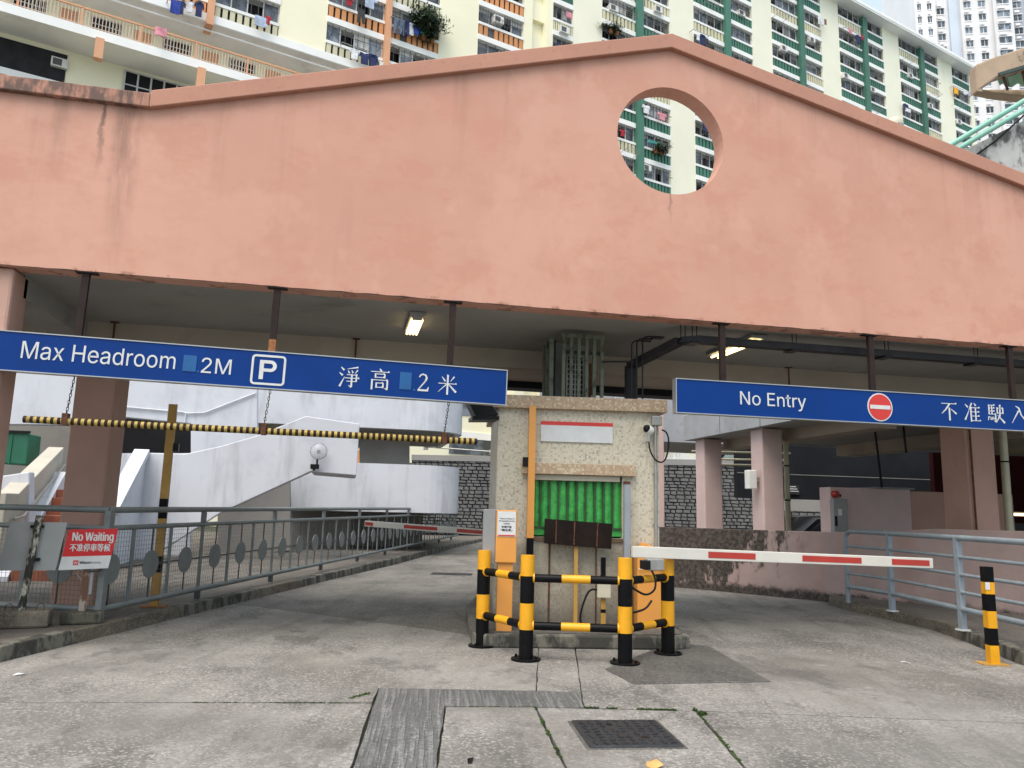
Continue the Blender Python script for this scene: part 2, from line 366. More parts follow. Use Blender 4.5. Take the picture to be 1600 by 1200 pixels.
def m_low_wall():
    k, p, sp, c, f = m_mould('pink_low_wall', (.46,.335,.305), .40)
    run = k.noise(p, 3.4, 4.5, .62, (1,1,.16)); blot = k.noise(p, 6.5, 4.5, .7, (1,1,.6))
    reach = k.math('ADD', k.math('MULTIPLY', k.math('SUBTRACT', sp.outputs[1], 13.15), .42), k.math('MULTIPLY', k.math('SUBTRACT', sp.outputs[2], .62), .52))
    g = k.ramp(k.math('ADD', k.math('ADD', k.math('MULTIPLY', run, 1.2), k.math('MULTIPLY', blot, 1.3)), k.math('SUBTRACT', reach, 1.0)), .18, .42)
    g = k.math('MULTIPLY', g, k.ramp(sp.outputs[1], 12.3, 12.9))
    foot = k.ramp(k.math('ADD', sp.outputs[2], k.math('MULTIPLY', k.noise(p, 5, 4.5, .7), -.30)), .06, -.06)
    g = k.math('MULTIPLY', k.math('MAXIMUM', g, foot), .95)
    c = k.mix(k.math('MULTIPLY', k.ramp(k.noise(p, 1.1, 6, .6, (1,1,.15)), .5, .7), .35), c, (.42,.22,.16))
    c = k.mix(g, c, k.mix(k.ramp(k.noise(p, 14, 4, .75), .4, .62), (.016,.014,.012), (.085,.07,.055))); k.bump(k.noise(p, 40, 6), .3, .006); return k.done(c, .85)
m_low_wall()
def simple_mould(name, col, th, amt, sc, mc=(.03,.03,.025)):
    k, p, sp, c, f = m_mould(name, col, th, amt, sc); k.bump(k.noise(p, 40, 6), .3, .006); return k.done(k.mix(f, c, mc), .85)
simple_mould('stained_concrete', (.50,.50,.48), .45, .85, 2.6)
simple_mould('canopy_concrete', (.42,.31,.22), .58, .8, 3, (.06,.05,.04))
simple_mould('kerb_mould', (.17,.16,.13), .42, .9, 5)
simple_mould('mossy_iron', (.145,.16,.115), .5, .85, 14, (.035,.045,.02))
simple_mould('mossy_block', (.10,.095,.07), .42, .9, 9, (.02,.02,.015))
simple_mould('rust_peel', (.34,.30,.25), .38, .95, 10, (.11,.05,.028))
pm('sign_back', (.34,.35,.34), .5, .08, 3)
simple_mould('peeling_paint', (.55,.54,.44), .43, .97, 12, (.02,.018,.015))
pm('column_pink', (.47,.285,.225), .8, .10, 1.5, ((.3,.17,.12), .3, 3, .55), (.2,50))
pm('column_mauve', (.56,.425,.40), .8, .08, 1.5, ((.36,.25,.22), .35, 2, .58), (.2,50))
pm('soffit_paint', (.31,.305,.29), .85, .12, .8, ((.16,.145,.125), .5, 1.5, .55), (.2,30))
pm('beam_paint', (.40,.345,.28), .85, .10, .8, ((.22,.18,.14), .4, 1.2, .55), (.2,30))
pm('dark_void', (.03,.03,.032), .9, .2)
pm('sign_blue', (.0,.033,.19), .42, .10, 1.2, ((.0,.028,.11), .4, 2, .55))
MATS['sign_blue'].node_tree.nodes['Principled BSDF'].inputs['Specular IOR Level'].default_value = .18
pm('sign_patch', (.0,.085,.26), .5, .12, 12)
pm('sign_white', (.60,.61,.60), .45, .06, 8, ((.42,.41,.38), .4, 9, .6))
pm('sign_frame', (.42,.43,.43), .35, .1, 4, ((.3,.28,.25), .4, 6, .6), None, .6)
pm('sign_red', (.56,.030,.025), .4, .06, 4)
pm('notice_red', (.55,.008,.012), .4, .06, 4)
pm('hanger_brown', (.030,.020,.018), .6, .2, 8, ((.09,.04,.02), .5, 9, .6), (.3,60))
pm('rust_orange', (.30,.12,.04), .8, .3, 12, ((.10,.045,.02), .7, 16, .5), (.4,80))
pm('rust_dark', (.12,.055,.035), .85, .3, 12, ((.03,.02,.018), .7, 16, .5), (.4,80))
pm('paint_yellow', (.72,.34,.006), .42, .08, 5, ((.16,.08,.02), .75, 22, .62), (.12,40), 0, ((.42,.20,.02), .45, 7, .58))
pm('paint_black', (.005,.005,.006), .40, .2, 5, ((.05,.045,.04), .5, 16, .6), (.12,40))
pm('bar_yellow', (.42,.30,.07), .6, .25, 9, ((.12,.08,.04), .6, 14, .52))
pm('bar_black', (.03,.018,.014), .6, .25, 9, ((.12,.06,.03), .5, 14, .55))
pm('pole_ochre', (.44,.25,.055), .55, .15, 4, ((.2,.12,.04), .4, 9, .58))
pm('machine_orange', (.66,.29,.06), .42, .04, 3, ((.55,.25,.07), .3, 6, .6))
pm('machine_grey', (.25,.255,.25), .5, .06, 3)
pm('post_grey', (.25,.28,.31), .5, .1, 5)
pm('fence_grey', (.165,.185,.185), .42, .14, 6, ((.06,.055,.045), .5, 11, .58), (.1,50))
pm('fence_dark', (.055,.06,.06), .5, .15, 6)
pm('wire_grey', (.12,.12,.115), .6, .1, 6)
pm('rail_blue', (.24,.285,.32), .42, .12, 5, ((.12,.12,.11), .4, 9, .58), (.1,50))
pm('arm_white', (.62,.60,.54), .35, .05, 3, ((.4,.38,.33), .3, 7, .62))
pm('arm_red', (.42,.04,.028), .4, .1, 3)
pm('shutter_green', (.04,.34,.06), .38, .2, 9, ((.012,.13,.02), .7, 16, .48), (1.0,22))
pm('shutter_edge', (.035,.06,.025), .6, .2, 9)
pm('lintel_cream', (.44,.40,.31), .7, .1, 3, ((.2,.17,.12), .5, 4, .55))
pm('board_back', (.016,.010,.008), .35, .35, 6, ((.012,.01,.01), .6, 5, .5))
pm('brown_steel', (.13,.085,.05), .6, .2, 6)
pm('cam_white', (.72,.72,.69), .35, .04, 5)
pm('plastic_black', (.012,.012,.013), .35, .1, 5)
pm('tray_dark', (.035,.034,.036), .55, .2, 5)
pm('galv', (.34,.34,.32), .45, .15, 9, None, None, .5)
pm('box_beige', (.52,.49,.38), .5, .06, 4)
pm('white_render', (.58,.60,.645), .8, .05, .8, ((.46,.48,.52), .6, 1.3, .48), (.15,40), 0, ((.34,.35,.37), .55, 2.6, .53))
pm('beige_render', (.46,.43,.36), .8, .06, 1.5, ((.33,.31,.26), .4, 2, .56), (.15,40))
pm('grey_render', (.24,.23,.215), .85, .08, 1, ((.15,.14,.13), .4, 1.5, .55), (.15,40))
pm('step_brick', (.26,.085,.045), .8, .2, 5, ((.14,.05,.03), .5, 8, .52))
pm('tank_green', (.012,.12,.065), .45, .12, 3)
pm('stone_dark', (.10,.10,.10), .85, .25, 1.5, ((.045,.045,.043), .6, 4, .5), (.6,25), 0, None, .6)
pm('stone_mortar', (.022,.022,.022), .9, .2)
pm('wall_cap', (.24,.235,.225), .85, .1, 1, ((.2,.19,.18), .5, 2, .52))
pm('slab_grey', (.33,.345,.365), .7, .12, 1.2, ((.22,.235,.255), .6, 5, .5), (.2,20), 0, ((.45,.46,.48), .3, 3, .6))
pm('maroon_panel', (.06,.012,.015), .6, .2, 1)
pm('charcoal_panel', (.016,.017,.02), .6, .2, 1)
pm('pipe_cream', (.50,.47,.33), .45, .08, 4)
pm('bell_red', (.32,.018,.008), .35, .05)
pm('iron_cover', (.038,.042,.048), .42, .25, 14, ((.30,.30,.29), .55, 6, .63), (.5,90), .35)
pm('moss', (.045,.085,.015), .95, .4, 30, None, (.8,120))
pm('leaf_tan', (.62,.33,.11), .6, .2, 12)
pm('block_cream', (.86,.81,.60), .8, .04, .25, None, (.1,6), 0, ((.55,.50,.34), .25, .5, .6))
pm('block_green_cream', (.82,.79,.63), .8, .04, .25, None, (.1,6), 0, ((.46,.46,.33), .25, .5, .6))
pm('block_white', (.84,.83,.80), .8, .05, .5, ((.5,.48,.43), .3, .8, .58))
pm('block_under', (.84,.83,.80), .85, .08, .3, ((.36,.34,.30), .4, .4, .55))
pm('block_orange', (.66,.29,.11), .7, .08, .7, None, None, 0, None, .25)
pm('block_orange_trim', (.66,.34,.19), .7, .08, .7)
pm('block_green', (.055,.165,.115), .7, .08, .7, None, None, 0, None, .3)
pm('railing_pale', (.66,.50,.38), .7, .08, .7)
pm('block_pale', (.62,.58,.40), .7, .08, .7)
pm('window_frame', (.52,.52,.50), .5, .1, 2)
pm('grille', (.085,.085,.085), .5, .2, 3)
pm('curtain', (.45,.43,.40), .9, .4, .9, ((.16,.18,.22), .8, .7, .48), None, 0, None, .8)
m_glass('pane', (.16,.18,.21)); m_glass('pane_tower', (.14,.17,.20))
pm('ac_white', (.68,.67,.63), .5, .08, 3)
pm('tower_wall', (.66,.65,.65), .85, .05, .2, None, None, 0, ((.42,.41,.41), .4, .25, .5))
pm('tower_blue', (.52,.58,.66), .85, .05, .2)
pm('tower_grey', (.36,.39,.44), .85, .05, .2)
pm('tower_white', (.80,.78,.78), .85, .05, .2)
pm('corrugated_green', (.22,.46,.27), .55, .15, 3, ((.05,.10,.05), .6, 6, .55))
pm('tube_green', (.22,.46,.37), .4, .1, 2, ((.12,.26,.2), .4, 3, .55))
pm('bracket_green', (.03,.05,.045), .6)
m_emit('tube_lit', (1,.74,.36), 1.7)
pm('car_paint', (.012,.012,.014), .18, .1)
pm('car_glass', (.02,.025,.03), .06, .1)
pm('tyre', (.012,.012,.012), .9, .1)
k = NT('dome_plastic'); k.b.inputs['Alpha'].default_value = .35; k.done((.60,.62,.66), .15)
for nm, cc in dict(cloth_navy=(.02,.03,.10), cloth_denim=(.09,.12,.17), cloth_white=(.70,.70,.72), cloth_red=(.35,.02,.03), cloth_charcoal=(.035,.04,.045), cloth_blue=(.03,.06,.32),
                   cloth_paleblue=(.45,.52,.66), cloth_pink=(.62,.25,.30), cloth_teal=(.05,.30,.28), cloth_yellow=(.75,.38,.02), cloth_lilac=(.5,.45,.62), cloth_brown=(.20,.10,.06)).items():
    pm(nm, cc, .9, .25, 3)
low_spec('paint_black','hanger_brown','board_back','tray_dark','plastic_black','charcoal_panel','dark_void','rust_dark','bar_black','maroon_panel')
pm('leaf_green', (.05,.09,.03), .6, .5, 3); pm('leaf_dark', (.022,.05,.02), .6, .4, 3)

# ------------------------------------------------------------ ground
def clean(poly):
    return [Vector((p[0], p[1], 0)) for p in poly]
def inset(poly, d):
    poly = clean(poly); n = len(poly)
    ar = sum(poly[i].x*poly[(i+1) % n].y-poly[(i+1) % n].x*poly[i].y for i in range(n))
    if ar < 0: poly = poly[::-1]
    out = []
    for i in range(n):
        a, b, c = poly[i-1], poly[i], poly[(i+1) % n]
        e1 = (b-a).normalized(); e2 = (c-b).normalized(); n1 = Vector((-e1.y, e1.x, 0)); n2 = Vector((-e2.y, e2.x, 0))
        m = (n1+n2); m = m/max(.3, m.dot(n1)*1.0) if m.length > 1e-6 else n1
        out.append(b+m*d)
    return out
def rough_edge(poly, step=.12, amp=.006, sd=0):
    out = []; n = len(poly)
    for i in range(n):
        a, b = poly[i], poly[(i+1) % n]; L = (b-a).length; kk = min(60, max(1, int(L/step)))
        nv = Vector((-(b-a).y, (b-a).x, 0)).normalized()
        for j in range(kk):
            p = a.lerp(b, j/kk); out.append(p + nv*(noise.noise(p*6+Vector((sd,0,0)))*amp*2 if j else 0))
    return out
road = MB().box((-60,-8,-.35), (90,140,-.03)).build('road', 'joint_fill'); struct(road)
def slab(poly, mat='road_concrete', gap=.007, top=0.0, th=.05, name='slab', parent=road, amp=.006):
    pts = rough_edge(inset(poly, gap), sd=len(scene.objects), amp=amp)
    m = MB().prism([Vector((p.x, p.y, top-th)) for p in pts], (0, 0, th)); return m.build(name, mat, parent)
g2 = lambda x, y: tuple(gnd(x, y))[:2]
T = [(-9.0,7.25), (-2.32,6.41), g2(583,1098), g2(695,1104), g2(836,1105), g2(913,1106), g2(1088,1111), (4.93,4.99), (12,3.05)]
tr_l0, tr_l1 = (-.06,3.0), g2(592,1075); tr_r0, tr_r1 = (.33,3.0), g2(695,1104)
j2 = (1.15,3.0); j3 = (2.05,3.0)
slab([(-9,3), tr_l0, g2(581,1099), T[1], T[0]])
slab([tr_l0, tr_r0, tr_r1, g2(913,1106), g2(908,1082), tr_l1], 'patch_concrete', .004, .002)
slab([tr_r0, j2, T[4], (T[3][0]+.005, T[3][1]-.01)], 'road_concrete', .006)
slab([j2, j3, T[6], T[4]], 'road_concrete', .013)
slab([j3, (14,3), T[8], T[7], T[6]], 'road_concrete', .012)
A1, A2 = g2(405,948), g2(735,992); KJ = (-1.48,11.97)
kl = [(-5.2,3.0), (-3.55,6.0), (-2.89,7.89), (-2.28,9.65), (-1.23,12.7), (-.12,15.9), (4.21,28.79), (6.38,34.75), (7.3,37.0)]
slab([(-3.36,6.54), T[1], g2(582,1097), tr_l1, g2(838,1079), g2(842,1010), A2, A1, KJ, (-2.28,9.65), (-2.89,7.89)], 'road_concrete', .005)
slab([g2(838,1079), g2(908,1082), g2(903,1042), g2(895,1000), g2(842,1008)], 'road_concrete', .004)
kr = [(5.2,3.0), (5.9,4.8), (6.87,6.89), (7.45,8.3), (7.72,9.12), (7.85,11.01), (7.95,11.75)]
slab([g2(908,1082), T[5], T[6], T[7], (5.6,4.8), (6.2,5.6), g2(1475,1053), g2(1338,1046), g2(1060,1000), g2(897,1000), g2(903,1042)], 'road_concrete', .005)
slab([g2(1475,1053), (6.2,5.6), (5.9,4.8), (6.87,6.89), (6.9,7.0)], 'road_concrete', .005)
slab([g2(1338,1046), g2(1475,1053), (6.9,7.0), (7.45,8.3), (7.72,9.12), (7.85,11.01), (8.25,12.0), (6.6,14.4), (4.2,14.6), (3.6,9.5), g2(1060,1000)], 'road_concrete', .004)
slab([KJ, A1, A2, (1.75,9.4), (4.6,20), (-.12+1.5,20), (-.12,15.9), (-1.23,12.7)], 'road_far', .004)
slab([(1.38,20), (4.6,20), (12,45), (9,45), (7.3,37), (6.38,34.75), (4.21,28.79)], 'road_far', .004)
slab([(1.75,9.4), (3.6,9.5), (4.2,14.6), (4.6,20)], 'road_far', .004)
slab([(4.2,14.6), (6.6,14.4), (8.25,12.0), (30,12), (50,45), (12,45), (4.6,20)], 'road_far', .004)
dp = slab([g2(945,1046), g2(1050,1004), g2(1108,1010), g2(1205,1066), g2(990,1070)], 'dark_patch', .003, .006, .02, 'repair_patch')
slab([g2(1010,1040), g2(1080,1040), g2(1180,1064), g2(1000,1068)], 'dark_patch', .003, .010, .02, 'repair_patch')
# moss in the joints near the cover
ms = MB()
def tufts(a, b, n, wd, h):
    a, b = Vector((*a, 0)), Vector((*b, 0)); nv = Vector((-(b-a).y, (b-a).x, 0)).normalized()
    for i in range(n):
        p = a.lerp(b, random.random())+nv*random.uniform(-wd, wd)
        if noise.noise(p*4.5) < .02: continue
        s = random.uniform(.004, .013); an = random.uniform(0, 6.3)
        e = Vector((math.cos(an), math.sin(an), 0))*s
        ms.add([p-e, p+e, p+Vector((random.uniform(-s, s), random.uniform(-s, s), random.uniform(.3, 1)*h))], [(0,1,2)])
tufts(T[5], T[6], 700, .008, .016); tufts(g2(1080,1111), g2(1100,1118), 900, .03, .028); tufts(T[6], j3, 500, .01, .012); tufts(T[4], j2, 800, .013, .012)
tufts(g2(300,1098), g2(590,1099), 350, .006, .010); tufts(g2(545,1092), g2(590,1080), 150, .02, .012); tufts(T[3], T[4], 200, .005, .008)
mo = ms.build('joint_moss', 'moss'); struct(mo, 'stuff'); tag(mo, 'green moss growing in the joints between the concrete slabs', 'moss')

# pavements with kerb stones
def strip_poly(line, far): return line+far
pav_l = MB().prism([Vector((*p, -.02)) for p in [(x-.15*1, y+.05) for x, y in kl]+[(-20,37),(-40,20),(-40,3)]], (0,0,.148)).build('pavement', 'pavement_concrete'); struct(pav_l)
wl = [(6.02,14.9), (6.6,14.45), (7.3,13.55), (8.05,12.45), (8.5,11.6), (9.1,10.6), (9.6,9.6), (10.1,8.3), (10.9,6.0), (12.1,3.0)]
pav_r = MB().prism([Vector((*p, -.02)) for p in [(x+.14, y) for x, y in kr]+[(8.3,12.3)]+[(x, y) for x, y in wl[4:]]], (0,0,.148)).build('pavement', 'pavement_concrete'); struct(pav_r)
def kerb(line, side, par, mat):
    pts = [Vector((*p, 0)) for p in line]; seg = []
    for a, b in zip(pts, pts[1:]):
        n = max(1, round((b-a).length/.95))
        for i in range(n): seg.append((a.lerp(b, i/n), a.lerp(b, (i+1)/n)))
    for i, (a, b) in enumerate(seg):
        d = (b-a).normalized(); nv = Vector((-d.y, d.x, 0))*side; a2, b2 = a+d*.004, b-d*.004
        h = .132+.004*math.sin(i*2.3)
        m = MB().add([a2+Vector((0,0,-.04)), b2+Vector((0,0,-.04)), b2+nv*.16+Vector((0,0,-.04)), a2+nv*.16+Vector((0,0,-.04)),
                  a2+nv*.012+Vector((0,0,h)), b2+nv*.012+Vector((0,0,h)), b2+nv*.16+Vector((0,0,h)), a2+nv*.16+Vector((0,0,h))],
                  [(0,3,2,1),(4,5,6,7),(0,1,5,4),(1,2,6,5),(2,3,7,6),(3,0,4,7)] if side < 0 else [(0,1,2,3),(7,6,5,4),(4,5,1,0),(5,6,2,1),(6,7,3,2),(7,4,0,3)])
        m.build('kerb_stone', mat(i), par, bevel=.012)
kerb(kl, 1, pav_l, lambda i: 'kerb_mould' if i % 4 in (1,2) or i > 12 else 'kerb_concrete')
kerb(kr, -1, pav_r, lambda i: 'kerb_mould' if i in (3,4,5,2) else 'kerb_concrete')

# manhole cover, drain grating, litter
c4 = [gnd(897,1127), gnd(1040,1128), gnd(1055,1168), gnd(912,1172)]
cc = sum(c4, Vector())/4; ax = ((c4[1]-c4[0])+(c4[2]-c4[3])).normalized(); an = math.atan2(ax.y, ax.x)
cv = thing('manhole_cover', 'black square iron access cover with raised dashes set in the road', 'manhole cover', (cc.x, cc.y, 0), an)
MB().box((-.335,-.335,-.04), (.335,.335,.004)).build('frame', 'dark_patch', cv, False, .02)
lid = MB().box((-.30,-.30,-.03), (.30,.30,.016)).build('lid', 'iron_cover', cv, False, .008)
for i in range(9):
    for j in range(9):
        if (i, j) in ((3,6), (5,2)): continue
        a = random.choice((.4, 1.2, 2.0, 2.8)); x, y = -.25+i*.0625+random.uniform(-.006,.006), -.25+j*.0625
        MB().bar((x-.021*math.cos(a), y-.021*math.sin(a), .018), (x+.021*math.cos(a), y+.021*math.sin(a), .018), .008, .008).build('raised_dash', 'iron_cover', lid, False)
for x, y in ((-.06,.17), (.1,-.12)): MB().cyl((x,y,.010), (x,y,.0185), .022, 12).build('key_hole', 'plastic_black', lid, False)
dg_ = thing('drain_grating', 'dark slotted drain grating across the left lane beside the booth', 'drain', tuple(gnd(706,897)), R(-14))
MB().box((-.45,-.25,-.04), (.45,.25,.003)).build('frame', 'dark_void', dg_, False)
for i in range(9): MB().box((-.42,-.235+i*.055,-.02), (.42,-.205+i*.055,.008)).build('grate_bar', 'iron_cover', dg_, False)
lf = MB(); pts = [(0,.05),(.035,.015),(.05,-.05),(-.01,-.065),(-.045,-.03),(-.03,.02)]
lf.add([(x, y, .012+.01*math.sin(x*40)+.008*math.cos(y*50)) for x, y in pts]+[(0,0,.022)], [(i, (i+1) % 6, 6) for i in range(6)])
lo = lf.build('dry_leaf', 'leaf_tan'); p = gnd(1019,1196); lo.location = p; tag(lo, 'tan dry leaf lying on the concrete in front of the iron cover', 'leaf')
sm = lo.modifiers.new('solid', 'SOLIDIFY'); sm.thickness = .002

for x, y, lb_, mt, a in ((30,1055,'small white paper scrap on the road near the left kerb','sign_white',.5),(735,1190,'dark scrap lying on the road left of the iron cover','plastic_black',1.3),(1415,1036,'pale strip of litter beside the right kerb','sign_white',2.4)):
    p = gnd(x, y); m = MB(); m.add([(-.04,-.012,.004),(.035,-.015,.012),(.045,.012,.006),(-.01,.018,.016),(-.045,.01,.004)], [(0,1,2,3,4)])
    o = m.build('litter_scrap', mt); o.location = (p.x, p.y, .002); o.rotation_euler = (0,0,a); o.modifiers.new('solid', 'SOLIDIFY').thickness = .003; tag(o, lb_, 'litter')

# ------------------------------------------------------------ entrance building: gable wall on beams and columns
D = 8.15
bld = thing('car_park_entrance', 'salmon pink gabled entrance wall with a round opening over the car park lanes', 'building', (3.6,8.3,0))
def gable():
    out = [(-9,3.69),(15,3.69),(15,4.35),(8.73,5.90),(3.63,7.12),(-2.22,5.50),(-9,5.50)]
    import bmesh
    bm = bmesh.new(); t = .24
    hole = [(3.635+.69*math.cos(2*math.pi*i/48), 5.915+.69*math.sin(2*math.pi*i/48)) for i in range(48)]
    ed = []
    for lp in (out, hole):
        vs = [bm.verts.new((x, D, z)) for x, z in lp]
        for i in range(len(vs)): ed.append(bm.edges.new((vs[i], vs[(i+1) % len(vs)])))
    bmesh.ops.triangle_fill(bm, use_beauty=True, edges=ed)
    r_ = bmesh.ops.extrude_face_region(bm, geom=bm.faces[:])
    bmesh.ops.translate(bm, verts=[v for v in r_['geom'] if isinstance(v, bmesh.types.BMVert)], vec=(0, t, 0))
    bmesh.ops.recalc_face_normals(bm, faces=bm.faces)
    me = bpy.data.meshes.new('gable_wall'); bm.to_mesh(me); bm.free(); me.materials.append(MATS['pink_render'])
    return link('gable_wall', me, bld, True)
gable()
def cop(pts, name='coping', y0=D-.07, y1=D+.31, h=.17):
    m = MB(); n = len(pts)
    lo_ = [Vector((x, 0, z)) for x, z in pts]
    for i in range(n-1):
        pass
    poly = [(x, y0, z) for x, z in pts]+[(x, y0, z+h) for x, z in reversed(pts)]
    return m.prism(poly, (0, y1-y0, 0)).build(name, 'pink_coping', bld, bevel=.01)
cop([(-9,5.49),(-2.22,5.49)], h=.155)
cop([(-2.217,5.487),(2.7,6.851),(3.63,7.105),(3.64,7.102),(15,4.36)], h=.19)
# soffits, beams, columns
MB().box((-9,D+.24,3.69),(15,10.5,3.95)).build('ceiling', 'soffit_paint', bld)
MB().box((-9,10.5,3.43),(15,11.6,3.94)).build('rear_beam', 'beam_paint', bld)
MB().box((-9,11.6,3.325),(15,11.95,3.60)).build('gutter_beam', 'charcoal_panel', bld)
MB().box((-3.75,8.5,3.46),(-3.32,10.5,3.70)).build('cross_beam', 'soffit_paint', bld)
for x0, x1, y0, y1, zt in ((-4.2,-3.32,8.22,8.60,3.688),(-3.43,-2.95,10.62,11.25,3.428),(9.82,10.36,10.62,11.2,3.428),(13.4,14,8.22,8.8,3.688)):
    MB().box((x0,y0,0),(x1,y1,zt)).build('column', 'column_pink', bld, bevel=.03)
MB().tube([(9.86,10.58,3.4),(9.86,10.58,1.0),(9.84,10.58,0)], .018, 6).build('rust_stain_pipe', 'rust_dark', bld)
# cracked render edge along the bottom of the gable wall
crk = MB()
for i in range(170):
    x = -3.6+i*.075; h = .003+abs(noise.noise(Vector((x*3,0,0))))*.014
    crk.add([(x,D-.003,3.689),(x+.076,D-.003,3.689),(x+.076,D-.003,3.689+.003+abs(noise.noise(Vector(((x+.075)*3,0,0))))*.014),(x,D-.003,3.689+h)], [(0,1,2,3)])
crk.build('broken_edge', 'dark_void', bld)
# ------------------------------------------------------------ hanging sign boards
def board(name, label, x0, x1, zc0, zc1, h, hang):
    L = x1-x0; a = math.atan2(zc0-zc1, L)
    o = thing(name, label, 'sign', (x0, D-.02, zc0)); o.rotation_euler = (0, a, 0); o.matrix_basis = Matrix.Translation((x0, D-.02, zc0)) @ Matrix.Rotation(a, 4, 'Y')
    MB().box((0,.008,-h/2),(L,.09,h/2)).build('panel', 'sign_blue', o, False)
    e = .010
    f = MB(); f.box((-e,-.001,-h/2-e),(L+e,.10,-h/2)); f.box((-e,-.001,h/2),(L+e,.10,h/2+e)); f.box((-e,0,-h/2),(0,.10,h/2)); f.box((L,0,-h/2),(L+e,.10,h/2))
    f.build('frame', 'sign_frame', o, False)
    for px in hang:
        X = ypl(px, 500, D+.03).x; u = X-x0; zb = h/2+e; zt = 3.688-(zc0-math.tan(a)*u)
        p_ = MB().box((u-.034,.02,zb),(u+.034,.07,zt)).build('hanger', 'hanger_brown', o, False)
        MB().box((u-.10,.0,zt-.012),(u+.10,.10,zt)).build('fixing_plate', 'hanger_brown', p_, False)
        if px == 428: MB().box((u-.036,.018,zb),(u+.036,.072,zb+.13)).build('rusty_end', 'rust_orange', p_, False)
    return o
zL = lambda x: 2.84-(x+3.35)*.0165
s1 = board('headroom_sign', 'long blue board reading Max Headroom 2M hanging over the left lane', -5.2, 1.665, zL(-5.2), zL(1.665), .375, (125, 428, 705))
def uL(px): return ypl(px, 580+px*.03, D-.02).x+5.2
put_text('Max Headroom', uL(29), uL(272), -.062, .168, .004, 'sign_white', s1)
put_text('2M', uL(313), uL(360), -.078, .155, .004, 'sign_white', s1)
MB().box((uL(284),.002,-.075),(uL(305),.010,.090)).build('blank_patch', 'sign_patch', s1, False)
MB().cyl((uL(308.5),.004,-.068),(uL(308.5),.009,-.068),.011,10).build('dot', 'sign_patch', s1, False)
xa, xb = uL(391), uL(445); m = MB(); e = .022; za, zb = -.158, .155
def rframe(m, xa, xb, za, zb, e, y0, y1, r_=.03):
    def rr(x0, x1, z0, z1, r_):
        out = []
        for cx, cz, a0 in ((x1-r_,z1-r_,0),(x0+r_,z1-r_,90),(x0+r_,z0+r_,180),(x1-r_,z0+r_,270)):
            for k_ in range(5): t = R(a0+k_*22.5); out.append((cx+r_*math.cos(t), cz+r_*math.sin(t)))
        return out
    o_, i_ = rr(xa,xb,za,zb,r_), rr(xa+e,xb-e,za+e,zb-e,max(.004,r_-e)); n = len(o_)
    m.add([(x,y0,z) for x,z in o_]+[(x,y0,z) for x,z in i_], [(k_, n+k_, n+(k_+1) % n, (k_+1) % n) for k_ in range(n)])
    m.add([(x,y0,z) for x,z in o_]+[(x,y1,z) for x,z in o_], [(k_, (k_+1) % n, n+(k_+1) % n, n+k_) for k_ in range(n)])
rframe(m, xa, xb, za, zb, e, .003, .008, .04); m.build('parking_frame', 'sign_white', s1, False)
m = MB(); pa, pb = uL(404), uL(431); pz, ph = -.100, .200; sw_ = .042; cr_ = ph*.30
m.box((pa,.003,pz),(pa+sw_,.008,pz+ph)); cxp, czp = pb-cr_, pz+ph-cr_
m.box((pa+sw_,.003,pz+ph-sw_*.8),(cxp,.008,pz+ph)); m.box((pa+sw_,.003,pz+ph-2*cr_),(cxp,.008,pz+ph-2*cr_+sw_*.8))
for k_ in range(12):
    a0, a1 = R(-90+15*k_), R(-75+15*k_); ri = cr_-sw_*.9
    m.prism([(cxp+cr_*math.cos(a0),.003,czp+cr_*math.sin(a0)),(cxp+cr_*math.cos(a1),.003,czp+cr_*math.sin(a1)),(cxp+ri*math.cos(a1),.003,czp+(cr_-sw_*.8)*math.sin(a1)),(cxp+ri*math.cos(a0),.003,czp+(cr_-sw_*.8)*math.sin(a0))], (0,.005,0))
m.build('lettering', 'sign_white', s1, False)
put_glyph('clear', uL(529), uL(562), -.125, .105, .004, 'sign_white', s1)
put_glyph('tall', uL(577), uL(610), -.125, .105, .004, 'sign_white', s1)
MB().box((uL(624.5),.002,-.10),(uL(643),.010,.085)).build('blank_patch', 'sign_patch', s1, False)
MB().cyl((uL(648),.004,-.098),(uL(648),.009,-.098),.012,10).build('dot', 'sign_patch', s1, False)
put_glyph('two', uL(651.5), uL(674), -.105, .088, .004, 'sign_white', s1)
put_glyph('metre', uL(684), uL(715), -.125, .095, .004, 'sign_white', s1)

s2 = board('no_entry_sign', 'long blue board reading No Entry with a red disc hanging over the right lane', 3.665, 9.6, 2.782, 2.782, .385, (1127, 1357, 1572))
def uR(px): return ypl(px, 600+px*.03, D-.02).x-3.665
put_text('No Entry', uR(1157), uR(1260), -.062, .155, .004, 'sign_white', s2)
cx = (uR(1356)+uR(1395))/2; r_ = (uR(1395)-uR(1356))/2
MB().cyl((cx,.002,0),(cx,.007,0),r_,40).build('disc_rim', 'sign_white', s2, False)
MB().cyl((cx,-.001,0),(cx,.004,0),r_*.91,40).build('red_disc', 'sign_red', s2, False)
MB().box((cx-r_*.80,-.004,-.024),(cx+r_*.80,.002,.024)).build('white_bar', 'sign_white', s2, False)
for key, a, b in (('not',1471,1497),('allow',1507,1533),('drive',1543,1570),('enter',1580,1607)):
    put_glyph(key, uR(a), uR(b), -.115, .125, .004, 'sign_white', s2)
for px, yb in ((1366.5,1), (1414,1)): pass

